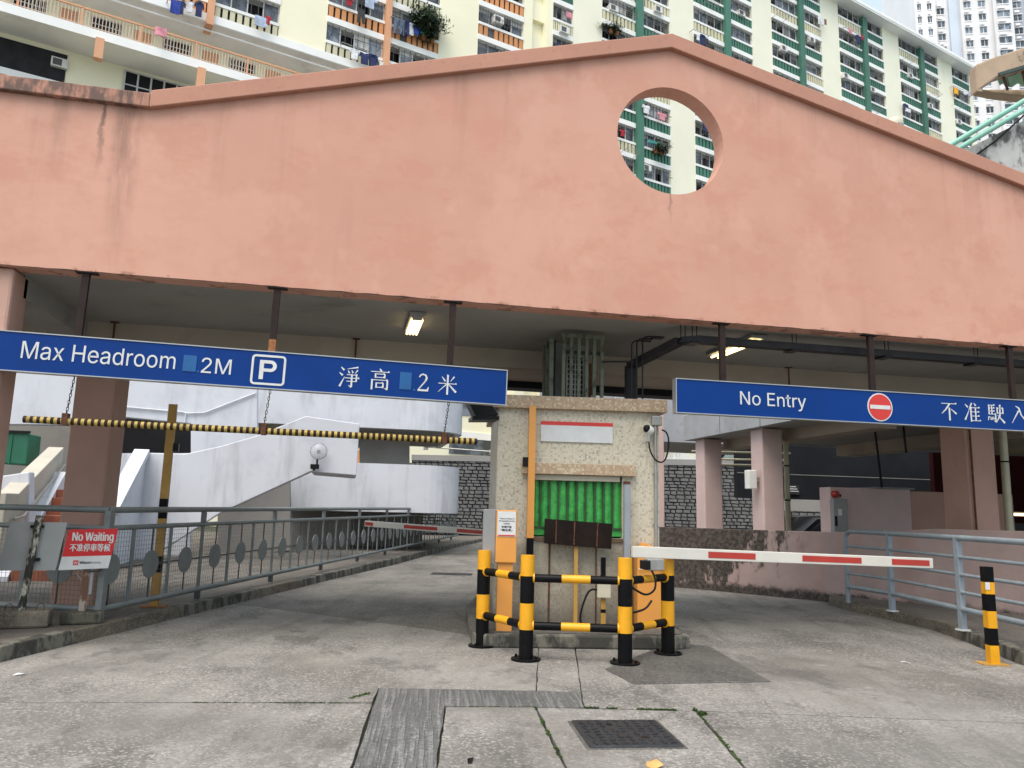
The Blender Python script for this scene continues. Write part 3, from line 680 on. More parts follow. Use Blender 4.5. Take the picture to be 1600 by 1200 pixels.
# ------------------------------------------------------------ headroom bar on chains
hb = thing('headroom_bar', 'yellow and black striped height bar hanging on chains below the left sign', 'height bar', (-.8,D+.05,2.16))
pA, pB = ypl(37,655,D+.05), ypl(745,690,D+.05); n = 147; m = MB()
for i in range(n): m.cyl(pA.lerp(pB, i/n), pA.lerp(pB, (i+1)/n), .034, 14, i % 2, None, i in (0, n-1))
m.build('bar', ['bar_black', 'bar_yellow'], hb, smooth=True)
for px in (102, 413, 695):
    X = ypl(px, 660, D+.05).x; t = (X-pA.x)/(pB.x-pA.x); z = pA.z+(pB.z-pA.z)*t
    MB().box((X-.026,D+.01,z-.04),(X+.026,D+.09,z+.075)).build('bracket', 'rust_dark', hb)
    zt = zL(X)-.20; m = MB(); nl = max(6, int((zt-z-.06)/.034)); Xt = X+.035
    for i in range(nl):
        a = (i+.5)/nl; c = Vector((X+(Xt-X)*a, D+.05, z+.07+(zt-z-.07)*a)); pts = []
        for k_ in range(9):
            q = 2*math.pi*k_/8; u_, v_ = .010*math.cos(q), .023*math.sin(q)
            pts.append(c+(Vector((u_,0,v_)) if i % 2 else Vector((0,u_,v_))))
        m.tube(pts, .0036, 5)
    m.build('chain', 'plastic_black', hb)

# ------------------------------------------------------------ lit ceiling lamps, hangers, cable tray, conduits
la = thing('ceiling_lamp', 'lit fluorescent ceiling fitting hanging above the left lane sign', 'lamp', (.72,9.2,3.6), 0, 'lit ceiling lamps')
MB().box((.63,8.72,3.64),(.80,9.68,3.686)).build('housing', 'soffit_paint', la, bevel=.01)
for x in (.66,.70,.74,.78): MB().cyl((x,8.84,3.612),(x,9.60,3.612),.015,8).build('tube', 'tube_lit', la)
MB().box((.66,8.74,3.60),(.77,8.80,3.64)).build('end_cap', 'galv', la)
lb = thing('ceiling_lamp', 'lit batten lamp on the ceiling over the right lane above the cable tray', 'lamp', (4.95,9.2,3.6), 0, 'lit ceiling lamps')
MB().box((4.86,8.55,3.64),(5.08,9.80,3.686)).build('housing', 'galv', lb, bevel=.01)
for x in (4.92,5.02): MB().cyl((x,9.02,3.615),(x,9.74,3.615),.016,8).build('tube', 'tube_lit', lb)
for x, y in ((4.93,8.66),(5.02,8.66)): MB().lathe([(0,.0),(.035,.0),(.045,.03),(.02,.04)], (x,y,3.60), 12).build('spot', 'tube_lit', lb)
def drop_rod(px, py0, py1, Y, label):
    a, b = ypl(px, py0, Y), ypl(px, py1, Y); o = thing('drop_rod', label, 'rod', tuple(b)); z1 = 3.688 if Y < 10.5 else 3.428
    MB().cyl((a.x,Y,b.z),(a.x,Y,z1),.012,8).build('rod', 'rust_dark', o); MB().box((a.x-.05,Y-.03,z1-.012),(a.x+.05,Y+.03,z1)).build('plate', 'rust_dark', o)
drop_rod(557, 525, 600, 10.45, 'thin rusty rod dropping from the ceiling behind the left sign')
drop_rod(1232, 572, 640, 10.40, 'thin rusty rod dropping from the ceiling behind the No Entry sign')
drop_rod(178, 518, 545, 10.45, 'short rusty rod above the words Max Headroom near the left column')
tray = thing('cable_tray', 'dark steel cable tray bending down from the ceiling to the booth roof', 'cable tray', (3.6,9.3,2.7))
ty = 9.55
ty = 8.47; P = [ypl(985,640,9.3), ypl(985,572,9.3), ypl(1062,533,ty), ypl(1090,531,ty), ypl(1660,574,ty)]
m = MB()
for a, b in zip(P, P[1:]): m.bar(a, b, .13, .085, 0, (0,0,1))
m.build('tray', 'tray_dark', tray)
for px in (1064, 1082, 1237, 1380, 1518):
    X = ypl(px, 540, ty).x; t = max(0, (X-P[3].x)/(P[4].x-P[3].x)); z = P[3].z+(P[4].z-P[3].z)*t
    for s_ in (-.028,.028): MB().cyl((X+s_,ty-.06,z-.05),(X+s_,ty-.06,3.69),.0055,6).build('support_rod', 'plastic_black', tray)
    MB().box((X-.06,ty-.10,z-.062),(X+.06,ty+.10,z-.040)).build('bracket', 'plastic_black', tray)
cd = thing('conduit_set', 'three bent steel conduits rising from the booth roof to the ceiling', 'conduit', (3.5,9.0,2.7))
for i, px in enumerate((987, 995, 1004)):
    b = ypl(px, 640, 8.98); t = ypl(px, 541-i*3, 8.98); c = []
    for k_ in range(7):
        a = R(90*k_/6); c.append((t.x+.08*(1-math.cos(a)), 8.98, t.z+.08*math.sin(a)))
    MB().tube([(b.x,8.98,b.z)]+c+[(t.x+.26-.05*i,8.98,t.z+.08)], .011, 8).build('conduit', 'tray_dark', cd)
jb = ypl(1040, 522, 8.98); MB().box((jb.x-.12,9.06,jb.z-.03),(jb.x+.02,9.18,jb.z+.04)).build('junction_box', 'tray_dark', cd)
MB().cyl(ypl(940,565,8.98), ypl(990,565,8.98), .012, 8).build('cross_conduit', 'tray_dark', cd)

# ------------------------------------------------------------ booth on its island
BL = gnd(770,972,.15); BL.z = 0; BR_ = gnd(1031,976,.15); BR_.z = 0; BW = (BR_-BL).length; ba = math.atan2(BR_.y-BL.y, BR_.x-BL.x)
bx_ = Vector((math.cos(ba), math.sin(ba), 0)); by_ = Vector((-math.sin(ba), math.cos(ba), 0))
isl_pts = [(-.25,-.72),(-.1,-.80),(BW+.0,-.80),(BW+.15,-.70),(BW+.35,1.6),(BW+.2,5.2),(.2,5.2),(-.3,1.4)]
isl = MB().prism([BL+bx_*a+by_*b for a, b in isl_pts], (0,0,.14)).build('traffic_island', 'kerb_mould', None, bevel=.02); struct(isl)
MB().prism([BL+bx_*a*.97+by_*(b*.97+.05)+Vector((0,0,.139)) for a, b in isl_pts], (0,0,.012)).build('island_top', 'dark_patch', isl)
bo = thing('ticket_booth', 'small ticket booth clad in cream mosaic tiles with a closed green shutter', 'booth', tuple(BL), ba)
def bpx(px, py):                 # booth-local coordinates of a point on its front wall
    d = ray(px, py); t = (BL-EYE).dot(by_)/d.dot(by_); p = EYE+d*t-BL; return p.dot(bx_), p.z
w0, w1 = bpx(831,750)[0], bpx(972,750)[0]; wz0, wz1 = bpx(900,840)[1], bpx(900,743)[1]; BH = bpx(800,638)[1]; BD = 2.2
m = MB()
m.box((0,0,.13),(w0,.12,BH)); m.box((w1,0,.13),(BW,.12,BH)); m.box((w0,.002,.13),(w1,.12,wz0)); m.box((w0,.002,wz1),(w1,.12,BH))
m.box((0.001,.12,.13),(.12,BD,BH)); m.box((BW-.12,.12,.13),(BW-.001,BD,BH)); m.box((.12,BD-.12,.13),(BW-.12,BD,BH))
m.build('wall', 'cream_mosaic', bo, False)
MB().box((-.07,-.08,BH),(BW+.09,BD+.08,BH+.155)).build('roof_slab', 'tan_mosaic', bo, False, .006)
lx0, lx1 = bpx(815,730)[0], bpx(991,740)[0]
MB().box((lx0,-.085,wz1+.005),(lx1,.003,wz1+.135)).build('lintel', 'tan_mosaic', bo, False, .004)
MB().box((w0,-.03,wz1-.065),(w1-.03,.05,wz1+.003)).build('shutter_box', 'lintel_cream', bo, False, .004)
MB().box((w0+.002,.10,wz0),(w1-.002,.118,wz1-.06)).build('window_back', 'shutter_edge', bo, False)
nS = 10; sw = (w1-w0)/nS
for i in range(nS):
    a = w0+i*sw+.005; mm = MB(); K = 6; vs = []
    for j in range(K+1):
        t = j/K; x = a+t*(sw-.010); y = .055-.022*math.sin(math.pi*t)
        for z in (wz0+.12, wz1-.067): vs.append((x, y+.004*math.sin(z*25+i*2+j), z))
    fs = [(2*j, 2*j+2, 2*j+3, 2*j+1) for j in range(K)]; mm.add(vs, fs)
    mm.build('shutter_slat', 'shutter_green', bo, False)
    MB().box((w0+i*sw-.009,.03,wz0+.11),(w0+i*sw+.009,.06,wz1-.067)).build('shutter_bar', 'shutter_edge', bo, False)
MB().box((w0,.02,wz0+.10),(w1,.035,wz0+.12)).build('shutter_rail', 'shutter_edge', bo, False)
MB().box((w0,.035,wz0+.02),(w1,.06,wz0+.10)).build('shutter_foot', 'shutter_green', bo, False)
MB().box((w0-.01,-.025,wz0-.05),(w1+.01,.05,wz0-.002)).build('window_sill', 'brown_steel', bo, False, .004)
for px, wd in ((858,.02), (931,.012)):
    x = bpx(px, 900)[0]; MB().box((x-wd/2,-.012,.15),(x+wd/2,-.001,wz0-.06)).build('rusty_seam', 'rust_dark', bo, False)
# things on the booth front
px0, pz1 = bpx(845,658); px1, pz0 = bpx(957,693)
def bw(x, y, z): return tuple(BL+bx_*x+by_*y+Vector((0,0,z)))
pl = thing('blank_notice_panel', 'blank white panel with a red top stripe on the booth wall', 'sign', bw(px0,-.012,pz0), ba)
MB().box((0,-.008,0),(px1-px0,.011,pz1-pz0-.045)).build('panel', 'sign_white', pl, False, .002)
MB().box((0,-.009,pz1-pz0-.045),(px1-px0,.011,pz1-pz0)).build('red_stripe', 'sign_red', pl, False)
# dome camera
cx, cz = bpx(1009,672)
ca = thing('security_camera', 'white dome security camera on a bracket at the right of the booth front', 'camera', bw(cx,-.002,cz-.06), ba)
MB().box((-.01,-.02,-.08),(.05,.001,.03)).build('wall_plate', 'cam_white', ca, False, .006)
MB().tube([(.02,-.01,-.05),(.02,-.06,-.05),(.02,-.085,0),(.015,-.085,.02)], .014, 10).build('bracket_arm', 'cam_white', ca, False, smooth=True)
mm = MB(); ax = Vector((-.75,-.45,.30)).normalized(); q = ax.to_track_quat('Z','Y').to_matrix()
prof = [(0,-.055),(.04,-.055),(.053,-.04),(.055,.02),(.05,.03)]
t_ = MB().lathe(prof, (0,0,0), 20); mm.add([q @ Vector(v)+Vector((.012,-.095,.055)) for v in t_.v], t_.f); mm.build('housing', 'cam_white', ca, False, smooth=True)
t_ = MB().lathe([(.047*math.cos(R(a)), .03+.047*math.sin(R(a))) for a in range(0,91,15)], (0,0,0), 20)
mm = MB(); mm.add([q @ Vector(v)+Vector((.012,-.095,.055)) for v in t_.v], t_.f); mm.build('lens_dome', 'plastic_black', ca, False, smooth=True)
# conduit with box and looping cable on the right edge
co = thing('wall_conduit', 'grey conduit with a square junction box down the right edge of the booth', 'conduit', bw(BW-.02,-.02,1.0), ba)
MB().tube([(-.03,-.02,-.85),(-.03,-.02,BH-1.14)], .02, 10).build('pipe', 'galv', co, False, smooth=True)
MB().box((-.075,-.06,BH-1.16),(.045,.015,BH-1.045)).build('junction_box', 'galv', co, False, .008)
for z in (.3,.9): MB().box((-.06,-.012,z),(.0,.012,z+.02)).build('clip', 'galv', co, False)
cb = thing('looped_cable', 'black flexible cable looping from the dome camera to the conduit', 'cable', bw(BW-.1,-.05,1.9), ba)
lp = [bpx(*q_) for q_ in ((1011,692),(1013,705),(1020,718),(1030,723),(1037,717),(1041,700),(1041,685),(1037,676),(1031,673))]
def crv(pts, n=5):
    out = []; P_ = [Vector(p) for p in pts]
    for i in range(len(P_)-1):
        a, b, c, d = P_[max(0,i-1)], P_[i], P_[i+1], P_[min(len(P_)-1,i+2)]
        for k_ in range(n):
            t = k_/n; out.append(.5*((2*b)+(c-a)*t+(2*a-5*b+4*c-d)*t*t+(3*b-a-3*c+d)*t**3))
    return out+[P_[-1]]
MB().tube(crv([(x-(BW-.1), -.045, z-1.9) for x, z in lp]), .0095, 8).build('cable', 'plastic_black', cb, False, smooth=True)
# mossy louvred cage on the booth roof
cg = thing('roof_cage', 'mossy slatted iron cage standing on the booth roof', 'cage', tuple(ypl(905,640,9.02)))
cy = 9.02
def cP(px, py, Y=cy): return ypl(px, py, Y)
zt, zb_ = cP(905,523).z, BH+.155
xL, xR = cP(881,560).x, cP(941,560).x
for i in range(6):
    x = xL+(xR-xL)*i/5; MB().box((x-.021,cy,zb_),(x+.021,cy+.03,zt)).build('slat', 'mossy_iron', cg)
MB().box((xL-.03,cy-.012,zt-.045),(xR+.03,cy+.034,zt+.005)).build('top_rail', 'mossy_iron', cg)
MB().box((xL,cy+.03,zt-.24),(xR,cy+.05,zt-.20)).build('cross_rail', 'tray_dark', cg)
x2 = cP(866,560).x
for k_, (x, y) in enumerate(((x2,cy+.1),(x2+.01,cy+.30),(x2+.02,cy+.5))): MB().box((x-.03,y,zb_),(x+.02,y+.04,zt-.05)).build('slat', 'mossy_iron', cg)
MB().box((x2+.03,cy+.12,zb_),(x2+.05,cy+.62,zt-.06)).build('side_panel', 'charcoal_panel', cg)
MB().box((xL,cy+.6,zb_),(xR,cy+.63,zt)).build('back_panel', 'soffit_paint', cg)
gx0, gx1 = xL+.14, xL+.36
for i in range(9): z = zb_+.04+i*.065; MB().box((gx0,cy+.34,z),(gx1,cy+.35,z+.012)).build('grid_bar', 'galv', cg)
for x in (gx0,gx1,(gx0+gx1)/2): MB().box((x-.008,cy+.335,zb_),(x+.008,cy+.352,zb_+.60)).build('grid_bar', 'galv', cg)
MB().box((gx0,cy+.36,zb_),(gx1,cy+.40,zb_+.60)).build('unit', 'plastic_black', cg)
MB().box((xR-.12,cy+.2,zb_),(xR-.07,cy+.26,zb_+.5)).build('post', 'rust_dark', cg)
# flood light under the left sign's end, behind the booth edge
fl = thing('flood_light', 'black wall mounted floodlight beside the booth below the left sign', 'lamp', tuple(ypl(756,642,9.0)))
a = [ypl(px, py, 9.0) for px, py in ((732,628),(765,628),(779,648),(744,652))]
MB().prism(a, (0,.25,0)).build('body', 'plastic_black', fl)
a = [ypl(px, py, 8.98) for px, py in ((738,650),(780,650),(780,656),(738,656))]
MB().prism(a, (0,.30,0)).build('bracket', 'plastic_black', fl)
# pole beside the window
yp = thing('striped_pole', 'orange pole with a black band standing against the booth left of the shutter', 'pole', bw(bpx(824,985)[0],-.10,.15), ba)
m = MB()
for z0, z1, mi in ((.13,.60,0),(.60,.72,0),(.72,1.10,1),(1.10,BH,0)): m.box((-.040,-.035,z0-.13),(.040,.035,z1-.13), mi)
m.build('pole', ['machine_orange','paint_black'], yp, False)
MB().box((-.105,-.03,1.80),(-.041,.03,1.91)).build('small_box', 'plastic_black', yp, False, .004)
gp = thing('grey_post', 'slim blue grey post in front of the right end of the shutter', 'post', bw(bpx(976,985)[0],-.12,.15), ba)
MB().box((-.036,-.03,0),(.036,.03,1.62)).build('post', 'post_grey', gp, False, .003); MB().box((-.037,-.031,1.62),(.037,.031,1.655)).build('rusty_cap', 'rust_dark', gp, False)
# board seen from behind
bb = thing('dark_board', 'dark rusty board with raised seams facing the booth below the shutter', 'board', bw(bpx(900,985)[0],-.16,.15), ba)
q4 = []
for px, py in ((849,810),(953,818),(951,857),(848,848)):
    x, z = bpx(px, py); q4.append(Vector((x-bpx(900,985)[0], 0, z-.15)))
MB().prism(q4, (0,.03,0)).build('panel', 'board_back', bb, False)
for t in (.17,.44,.78):
    a, b = q4[0].lerp(q4[1], t), q4[3].lerp(q4[2], t); MB().bar(a+Vector((0,-.006,-.01)), b+Vector((0,-.006,.01)), .014, .012, 0, (0,1,0)).build('seam', 'rust_dark', bb, False)
xx = bpx(897,930)[0]-bpx(900,985)[0]
MB().box((xx-.022,.035,0),(xx+.022,.075,.95)).build('leg', 'pole_ochre', bb, False); MB().box((xx-.10,.0,0),(xx+.10,.11,.015)).build('foot', 'pole_ochre', bb, False)
# beige box on a short post
sb = thing('connection_box', 'beige connection box on a short yellow and black post before the booth', 'electrical box', bw(bpx(937,995)[0],-.20,.14), ba)
m = MB()
for z0, z1, mi in ((0,.16,0),(.16,.20,1),(.20,.34,0),(.60,.78,1)): m.box((-.027,-.02,z0),(.027,.02,z1), mi)
m.box((-.027,-.02,.34),(.027,.02,.60),1); m.build('post', ['pole_ochre','paint_black'], sb, False)
MB().box((-.078,-.07,.33),(.078,-.02,.565)).build('box', 'box_beige', sb, False, .008); MB().box((-.08,-.05,0),(.08,.05,.012)).build('foot', 'pole_ochre', sb, False)
MB().tube(crv([(-.075,-.04,.42),(-.17,-.04,.40),(-.25,-.05,.22),(-.27,-.06,.08),(-.22,-.06,.03),(-.08,-.07,.025),(.15,-.08,.02),(.35,-.07,.02)]), .012, 8).build('cable', 'plastic_black', sb, False, smooth=True)
# ticket machine with notice
tm = thing('ticket_machine', 'orange and grey ticket machine with a white notice at the left of the booth', 'ticket machine', tuple(gnd(787,986,.15)), R(-9))
tmz = gnd(787,986,.15); Dm = tmz.dot(Vector((math.sin(YAW),math.cos(YAW),0))); k_ = Dm/F
hz = lambda py: dep(790, py, Dm).z-.15
MB().box((-.085,-.02,0),(.085,.14,hz(879))).build('pedestal', 'machine_orange', tm, False, .006)
MB().box((-.115,-.05,hz(879)),(.115,.2,hz(797))).build('head', 'machine_orange', tm, False, .008)
MB().box((-.255,-.03,hz(879)-.02),(-.117,.22,hz(796))).build('side_box', 'machine_grey', tm, False, .006)
MB().box((-.10,-.056,hz(838)),(.10,-.051,hz(799))).build('notice', 'sign_white', tm, False)
MB().box((-.092,-.059,hz(838)+.006),(.092,-.056,hz(838)+.018)).build('notice_stripe', 'sign_red', tm, False)
for tx, x0, x1, py, cap in (('“One or 8 Pass” is',-.075,.085,811,.011),('Not accepted at this',-.085,.088,814.5,.011),('carpark',-.032,.035,818.5,.011)):
    put_text(tx, x0, x1, hz(py), cap, -.0575, 'plastic_black', tm, .012)
put_text('本場不設', -.055, .055, hz(824.5), .023, -.0575, 'plastic_black', tm, .015, full_h=True)
put_text('「聰泊易」', -.062, .062, hz(829.5), .024, -.0575, 'plastic_black', tm, .015, full_h=True)
# left boom
def boom(name, label, a, b, h, d, segs, hub):
    a, b = Vector(a), Vector(b); o = thing(name, label, 'barrier', tuple(a)); L = (b-a).length; dr = (b-a).normalized()
    MB().bar(a, b, d, h).build('arm', 'arm_white', o, bevel=.006)
    nv = dr.cross(Vector((0,0,1))).normalized()
    if nv.dot(EYE-a) < 0: nv = -nv
    for t0, t1 in segs:
        p, q_ = a+dr*(L*t0)+nv*(d/2+.0015), a+dr*(L*t1)+nv*(d/2+.0015)
        MB().bar(p, q_, .003, h*.56).build('red_stripe', 'arm_red', o)
    return o
lbm = boom('barrier_arm', 'red and white barrier arm across the left lane behind the ticket machine', dep(772,833,11.6), dep(571,818,12.4), .092, .05, ((.08,.27),(.42,.68),(.93,.995)), None)
MB().box((dep(772,833,11.6).x-.05,dep(772,833,11.6).y-.03,.15),(dep(772,833,11.6).x+.25,dep(772,833,11.6).y+.3,1.15)).build('housing', 'machine_orange', lbm, bevel=.02)
# right boom with orange housing
hb0 = gnd(1010,990,.14); rb = boom('barrier_arm', 'red and white barrier arm across the right lane from the orange housing', dep(988,862,8.05), dep(1455,880,9.2), .115, .06, ((.225,.375),(.53,.735),(.845,.985)), None)
hA = bw(bpx(985,900)[0],.0,0); hx = Vector(hA)+by_*-.02
hs = [(0,0,.14),(.36,0,.14),(.36,0,.98),(.10,0,1.10),(0,0,.98)]
MB().prism([hx+bx_*(a*.98+.02)+by_*(-.02)+Vector((0,0,c)) for a, b, c in hs], by_*.02+by_*-.26).build('housing', 'machine_orange', rb, bevel=.01)
MB().prism([hx+bx_*(a)+by_*(-.284)+Vector((0,0,c)) for a, c in ((.03,.80),(.36,.80),(.36,.815),(.03,.815))], by_*.004).build('housing_seam', 'arm_white', rb)
hp = dep(1018,880,7.95); MB().box((hp.x-.06,hp.y-.05,hp.z-.07),(hp.x+.12,hp.y+.06,hp.z+.045)).build('pivot_block', 'galv', rb, bevel=.01)
MB().box((hp.x-.11,hp.y-.06,hp.z-.06),(hp.x-.03,hp.y+.05,hp.z+.03)).build('sensor', 'plastic_black', rb, bevel=.01)
MB().tube(crv([hp+Vector((-.02,-.03,-.05)), hp+Vector((.02,-.05,-.16)), hp+Vector((0,-.06,-.26)), hp+Vector((-.10,-.06,-.30)), hp+Vector((-.25,-.05,-.22))]), .011, 8).build('cable', 'plastic_black', rb, smooth=True)
MB().tube(crv([hp+Vector((-.02,-.05,-.36)), hp+Vector((-.10,-.06,-.44)), hp+Vector((-.25,-.06,-.48))]), .011, 8).build('cable', 'plastic_black', rb, smooth=True)

# ------------------------------------------------------------ guard of four striped posts
gpts = [Vector((1.52,8.37,0)), Vector((1.82,7.60,0)), Vector((2.74,7.33,0)), Vector((3.38,7.78,0))]
gd = thing('bollard_guard', 'yellow and black guard of four striped posts joined by rails before the booth', 'guard rail', (2.4,7.8,0))
for p in gpts:
    m = MB(); zs = (0,.29,.54,.80,1.0); mi = (0,1,0,1)
    for z0, z1, q_ in zip(zs, zs[1:], mi): m.cyl(p+Vector((0,0,z0)), p+Vector((0,0,z1)), .070, 28, q_, None, z1 == 1.0)
    po = m.build('post', ['paint_black','paint_yellow'], gd, smooth=True)
    MB().cyl(p, p+Vector((0,0,.022)), .145, 28).build('base_plate', 'paint_black', po, bevel=.004)
    for i in range(4):
        a = R(45+90*i); q_ = p+Vector((math.cos(a)*.115, math.sin(a)*.115, 0)); MB().cyl(q_+Vector((0,0,.02)), q_+Vector((0,0,.045)), .013, 6).build('bolt', 'paint_black', po)
for a, b in zip(gpts, gpts[1:]):
    for z in (.80,.345):
        d = (b-a).normalized(); p, q_ = a+d*.065+Vector((0,0,z-.02)), b-d*.065+Vector((0,0,z-.02)); m = MB()
        for t0, t1, mi in ((0,.33,0),(.33,.67,1),(.67,1,0)): m.cyl(p.lerp(q_,t0), p.lerp(q_,t1), .040, 20, mi, None, False)
        rl = m.build('rail', ['paint_black','paint_yellow'], gd, smooth=True)
        for e in (p, q_): MB().cyl(e-d*.008, e+d*.008, .052, 16).build('weld_ring', 'paint_yellow' if z < .5 or e is p else 'paint_yellow', rl)
# square striped post on the right
sp_ = thing('striped_post', 'square black and yellow post standing at the right kerb', 'post', (6.59,6.98,0), R(-14))
m = MB(); zs = (.012,.19,.36,.53,.70,.82,.975); mi = (1,0,1,0,1,0)
for z0, z1, q_ in zip(zs, zs[1:], mi): m.box((-.045,-.045,z0),(.045,.045,z1), q_)
m.build('post', ['paint_black','paint_yellow'], sp_, False, .0)
MB().box((-.14,-.10,0),(.12,.10,.012)).build('base_plate', 'pole_ochre', sp_, False); MB().box((-.05,-.05,.745),(-.005,-.0455,.82)).build('reflector', 'sign_white', sp_, False)

# ------------------------------------------------------------ left railing with discs
fc = thing('disc_railing', 'long grey railing with round discs and wire mesh along the left kerb', 'railing', (-2.5,9.4,.13))
fa, fb = Vector((-2.53,9.40,0)), Vector((4.6,31.5,0)); fd = (fb-fa).normalized(); FL = (fb-fa).length
rise = lambda s: .13+.075*max(0, s)/20
def fp(s, z): return fa+fd*s+Vector((0,0,z+rise(s)))
lc = Vector((-3.73,10.02,0)); ld = (Vector((-3.95,10.12,0))-fa); ld = Vector((-.93,.37,0)).normalized()
def lp_(s, z): return fa+ld*s+Vector((0,0,z+.13))
for zz, r_, nm, mt in ((1.20,.036,'top_rail','fence_grey'),(1.00,.030,'upper_rail','fence_grey'),(.13,.034,'bottom_rail','fence_grey')):
    MB().cyl(fp(0,zz), fp(FL,zz), r_, 12).build(nm, mt, fc, smooth=True)
    MB().cyl(lp_(0,zz), lp_(4.5,zz), r_, 12).build(nm, mt, fc, smooth=True)
BAY = .815; nb = int((FL-.5)/BAY)
pk = None
ang = math.atan2(fd.y, fd.x)
m = MB().box((-.028,-.010,.13),(.028,.010,1.0)); pk_me = m.mesh('picket'); pk_me.materials.append(MATS['fence_grey'])
m = MB(); m.cyl((0,-.006,.55),(0,.006,.55),.165,26); ds_me = m.mesh('disc'); ds_me.materials.append(MATS['fence_grey'])
m = MB().box((-.007,-.007,.13),(.007,.007,1.0)); m.box((-BAY/2,-.006,.54),(BAY/2,.006,.56)); rd_me = m.mesh('rod'); rd_me.materials.append(MATS['fence_dark'])
m = MB().box((-.03,-.03,0),(.03,.03,.13)); ft_me = m.mesh('foot'); ft_me.materials.append(MATS['fence_dark'])
m = MB().box((-.028,-.028,1.0),(.028,.028,1.2)); st_me = m.mesh('stub'); st_me.materials.append(MATS['fence_grey'])
def place(nm, me, p, a):
    o = bpy.data.objects.new(nm, me); scene.collection.objects.link(o); o.parent = fc
    o.matrix_parent_inverse = fc.matrix_basis.inverted(); o.location = p; o.rotation_euler = (0,0,a); return o
for i in range(nb+1):
    s = .50+i*BAY; place('picket', pk_me, fp(s,0), ang)
    if i < nb: place('rod', rd_me, fp(s+BAY/2,0), ang); place('disc', ds_me, fp(s+BAY/2,0)+Vector((.004,-.012,0)), ang)
    if i % 3 == 2: place('foot', ft_me, fp(s,0), ang); place('stub', st_me, fp(s,0), ang)
place('rod', rd_me, fp(.12,0), ang); place('disc', ds_me, fp(.12,0)+Vector((.004,-.012,0)), ang)
al = math.atan2(ld.y, ld.x)
m = MB().box((-.035,-.035,0),(.035,.035,1.19)); cp_me = m.mesh('corner_post'); cp_me.materials.append(MATS['fence_grey'])
place('corner_post', cp_me, fa+Vector((0,0,.13)), ang)
for i in range(4):
    s = 1.0+i*1.05; place('picket', pk_me, lp_(s,0), al); place('disc', ds_me, lp_(s-.45,0), al); place('rod', rd_me, lp_(s-.45,0), al)
wm = MB()
def wires(fn, L, d):
    n = int(L/.052)
    for i in range(n):
        wm.bar(fn(i*.052,.15)+d, fn(i*.052,.98)+d, .003, .003)
    for j in range(16): wm.bar(fn(0,.16+j*.052)+d, fn(L,.16+j*.052)+d, .003, .003)
back = Vector((-fd.y, fd.x, 0))*.03
wires(fp, 9.0, back); wires(lp_, 4.4, Vector((.1,.25,0))*.12)
struct(wm.build('wire_mesh', 'wire_grey', fc), 'stuff')

# ------------------------------------------------------------ right railing
rr = thing('tube_railing', 'blue grey five bar tube railing along the right kerb', 'railing', (7.7,9,.13))
rl = [Vector((7.80,11.0,.13)), Vector((7.80,10.0,.13)), Vector((7.42,8.28,.13)), Vector((7.02,6.6,.13)), Vector((6.2,4.2,.13))]
for i, p in enumerate(rl):
    h = 1.10
    if i in (1,2,3,4): po = MB().box((p.x-.035,p.y-.035,.13),(p.x+.035,p.y+.035,.13+h)).build('post', 'rail_blue', rr, bevel=.006); MB().box((p.x-.06,p.y-.06,.128),(p.x+.06,p.y+.06,.145)).build('mortar_foot', 'sign_white', po)
for z, r_ in ((1.10,.036),(.87,.022),(.66,.022),(.45,.022),(.25,.034)):
    pts = [p+Vector((0,0,z)) for p in rl]
    if z > 1: pts = [rl[0]+Vector((0,0,0))]+[rl[0]+Vector((0,0,.98)), rl[0]+Vector((0,-.03,1.06)), rl[0]+Vector((0,-.12,1.10))]+pts[1:]
    MB().tube(pts, r_, 10).build('rail', 'rail_blue', rr, smooth=True)

# ------------------------------------------------------------ portable signs on concrete blocks, tall pole
nw = thing('no_waiting_sign', 'red and white No Waiting sign on a rusty post in a dark concrete block', 'sign', tuple(gnd(126,974,.13)), R(16))
MB().box((-.20,-.11,0),(.20,.11,.13)).build('base_block', 'mossy_block', nw, False, .025)
MB().box((-.035,-.01,.12),(.035,.02,.95)).build('post', 'rust_peel', nw, False); MB().box((.04,0,.30),(.07,.02,.66)).build('strap', 'post_grey', nw, False)
MB().tube([(-.04,-.03,.45),(-.09,-.03,.52),(-.07,-.03,.57),(-.03,-.03,.55)], .004, 5).build('wire_hook', 'galv', nw, False)
pn = MB(); 
sh = .030
pn.prism([(-.235-sh,-.03,.56),(.235-sh,-.03,.575),(.235+sh,-.03,1.0),(-.235+sh,-.03,.985)], (0,.012,0)); sg = pn.build('panel', 'sign_white', nw, False)
pn = MB(); pn.prism([(-.235-sh*.3,-.0318,.70),(.235-sh*.3,-.0318,.712),(.235+sh,-.0318,1.0),(-.235+sh,-.0318,.985)], (0,.0015,0)); pn.build('red_field', 'notice_red', sg, False)
put_text('No Waiting', -.165, .225, .868, .088, -.0335, 'sign_white', sg, .04)
put_text('不准停車等候', -.18, .205, .755, .082, -.0335, 'sign_white', sg, .03, full_h=True)
put_text('Wilson', -.075, .030, .625, .026, -.0325, 'plastic_black', sg, .03); put_text('Parking', .035, .125, .628, .022, -.0325, 'machine_grey', sg)
MB().box((-.135,-.0325,.612),(-.085,-.0305,.662)).build('logo', 'sign_red', sg, False); put_text('W', -.128, -.092, .622, .026, -.0345, 'sign_white', sg, .02)
gs = thing('grey_sign', 'plain grey back of a sign on a peeling black and white post at far left', 'sign', tuple(gnd(34,979,.13)), R(10))
MB().box((-.25,-.15,0),(.25,.15,.17)).build('base_block', 'kerb_concrete', gs, False, .025)
MB().cyl((-.02,-.02,.16),(.045,-.02,1.13),.037,14).build('post', 'peeling_paint', gs, False, smooth=True)
MB().prism([(-.30,.03,.56),(.24,.03,.56),(.30,.03,1.06),(-.22,.03,1.06)], (0,.012,0)).build('panel', 'sign_back', gs, False, .003)
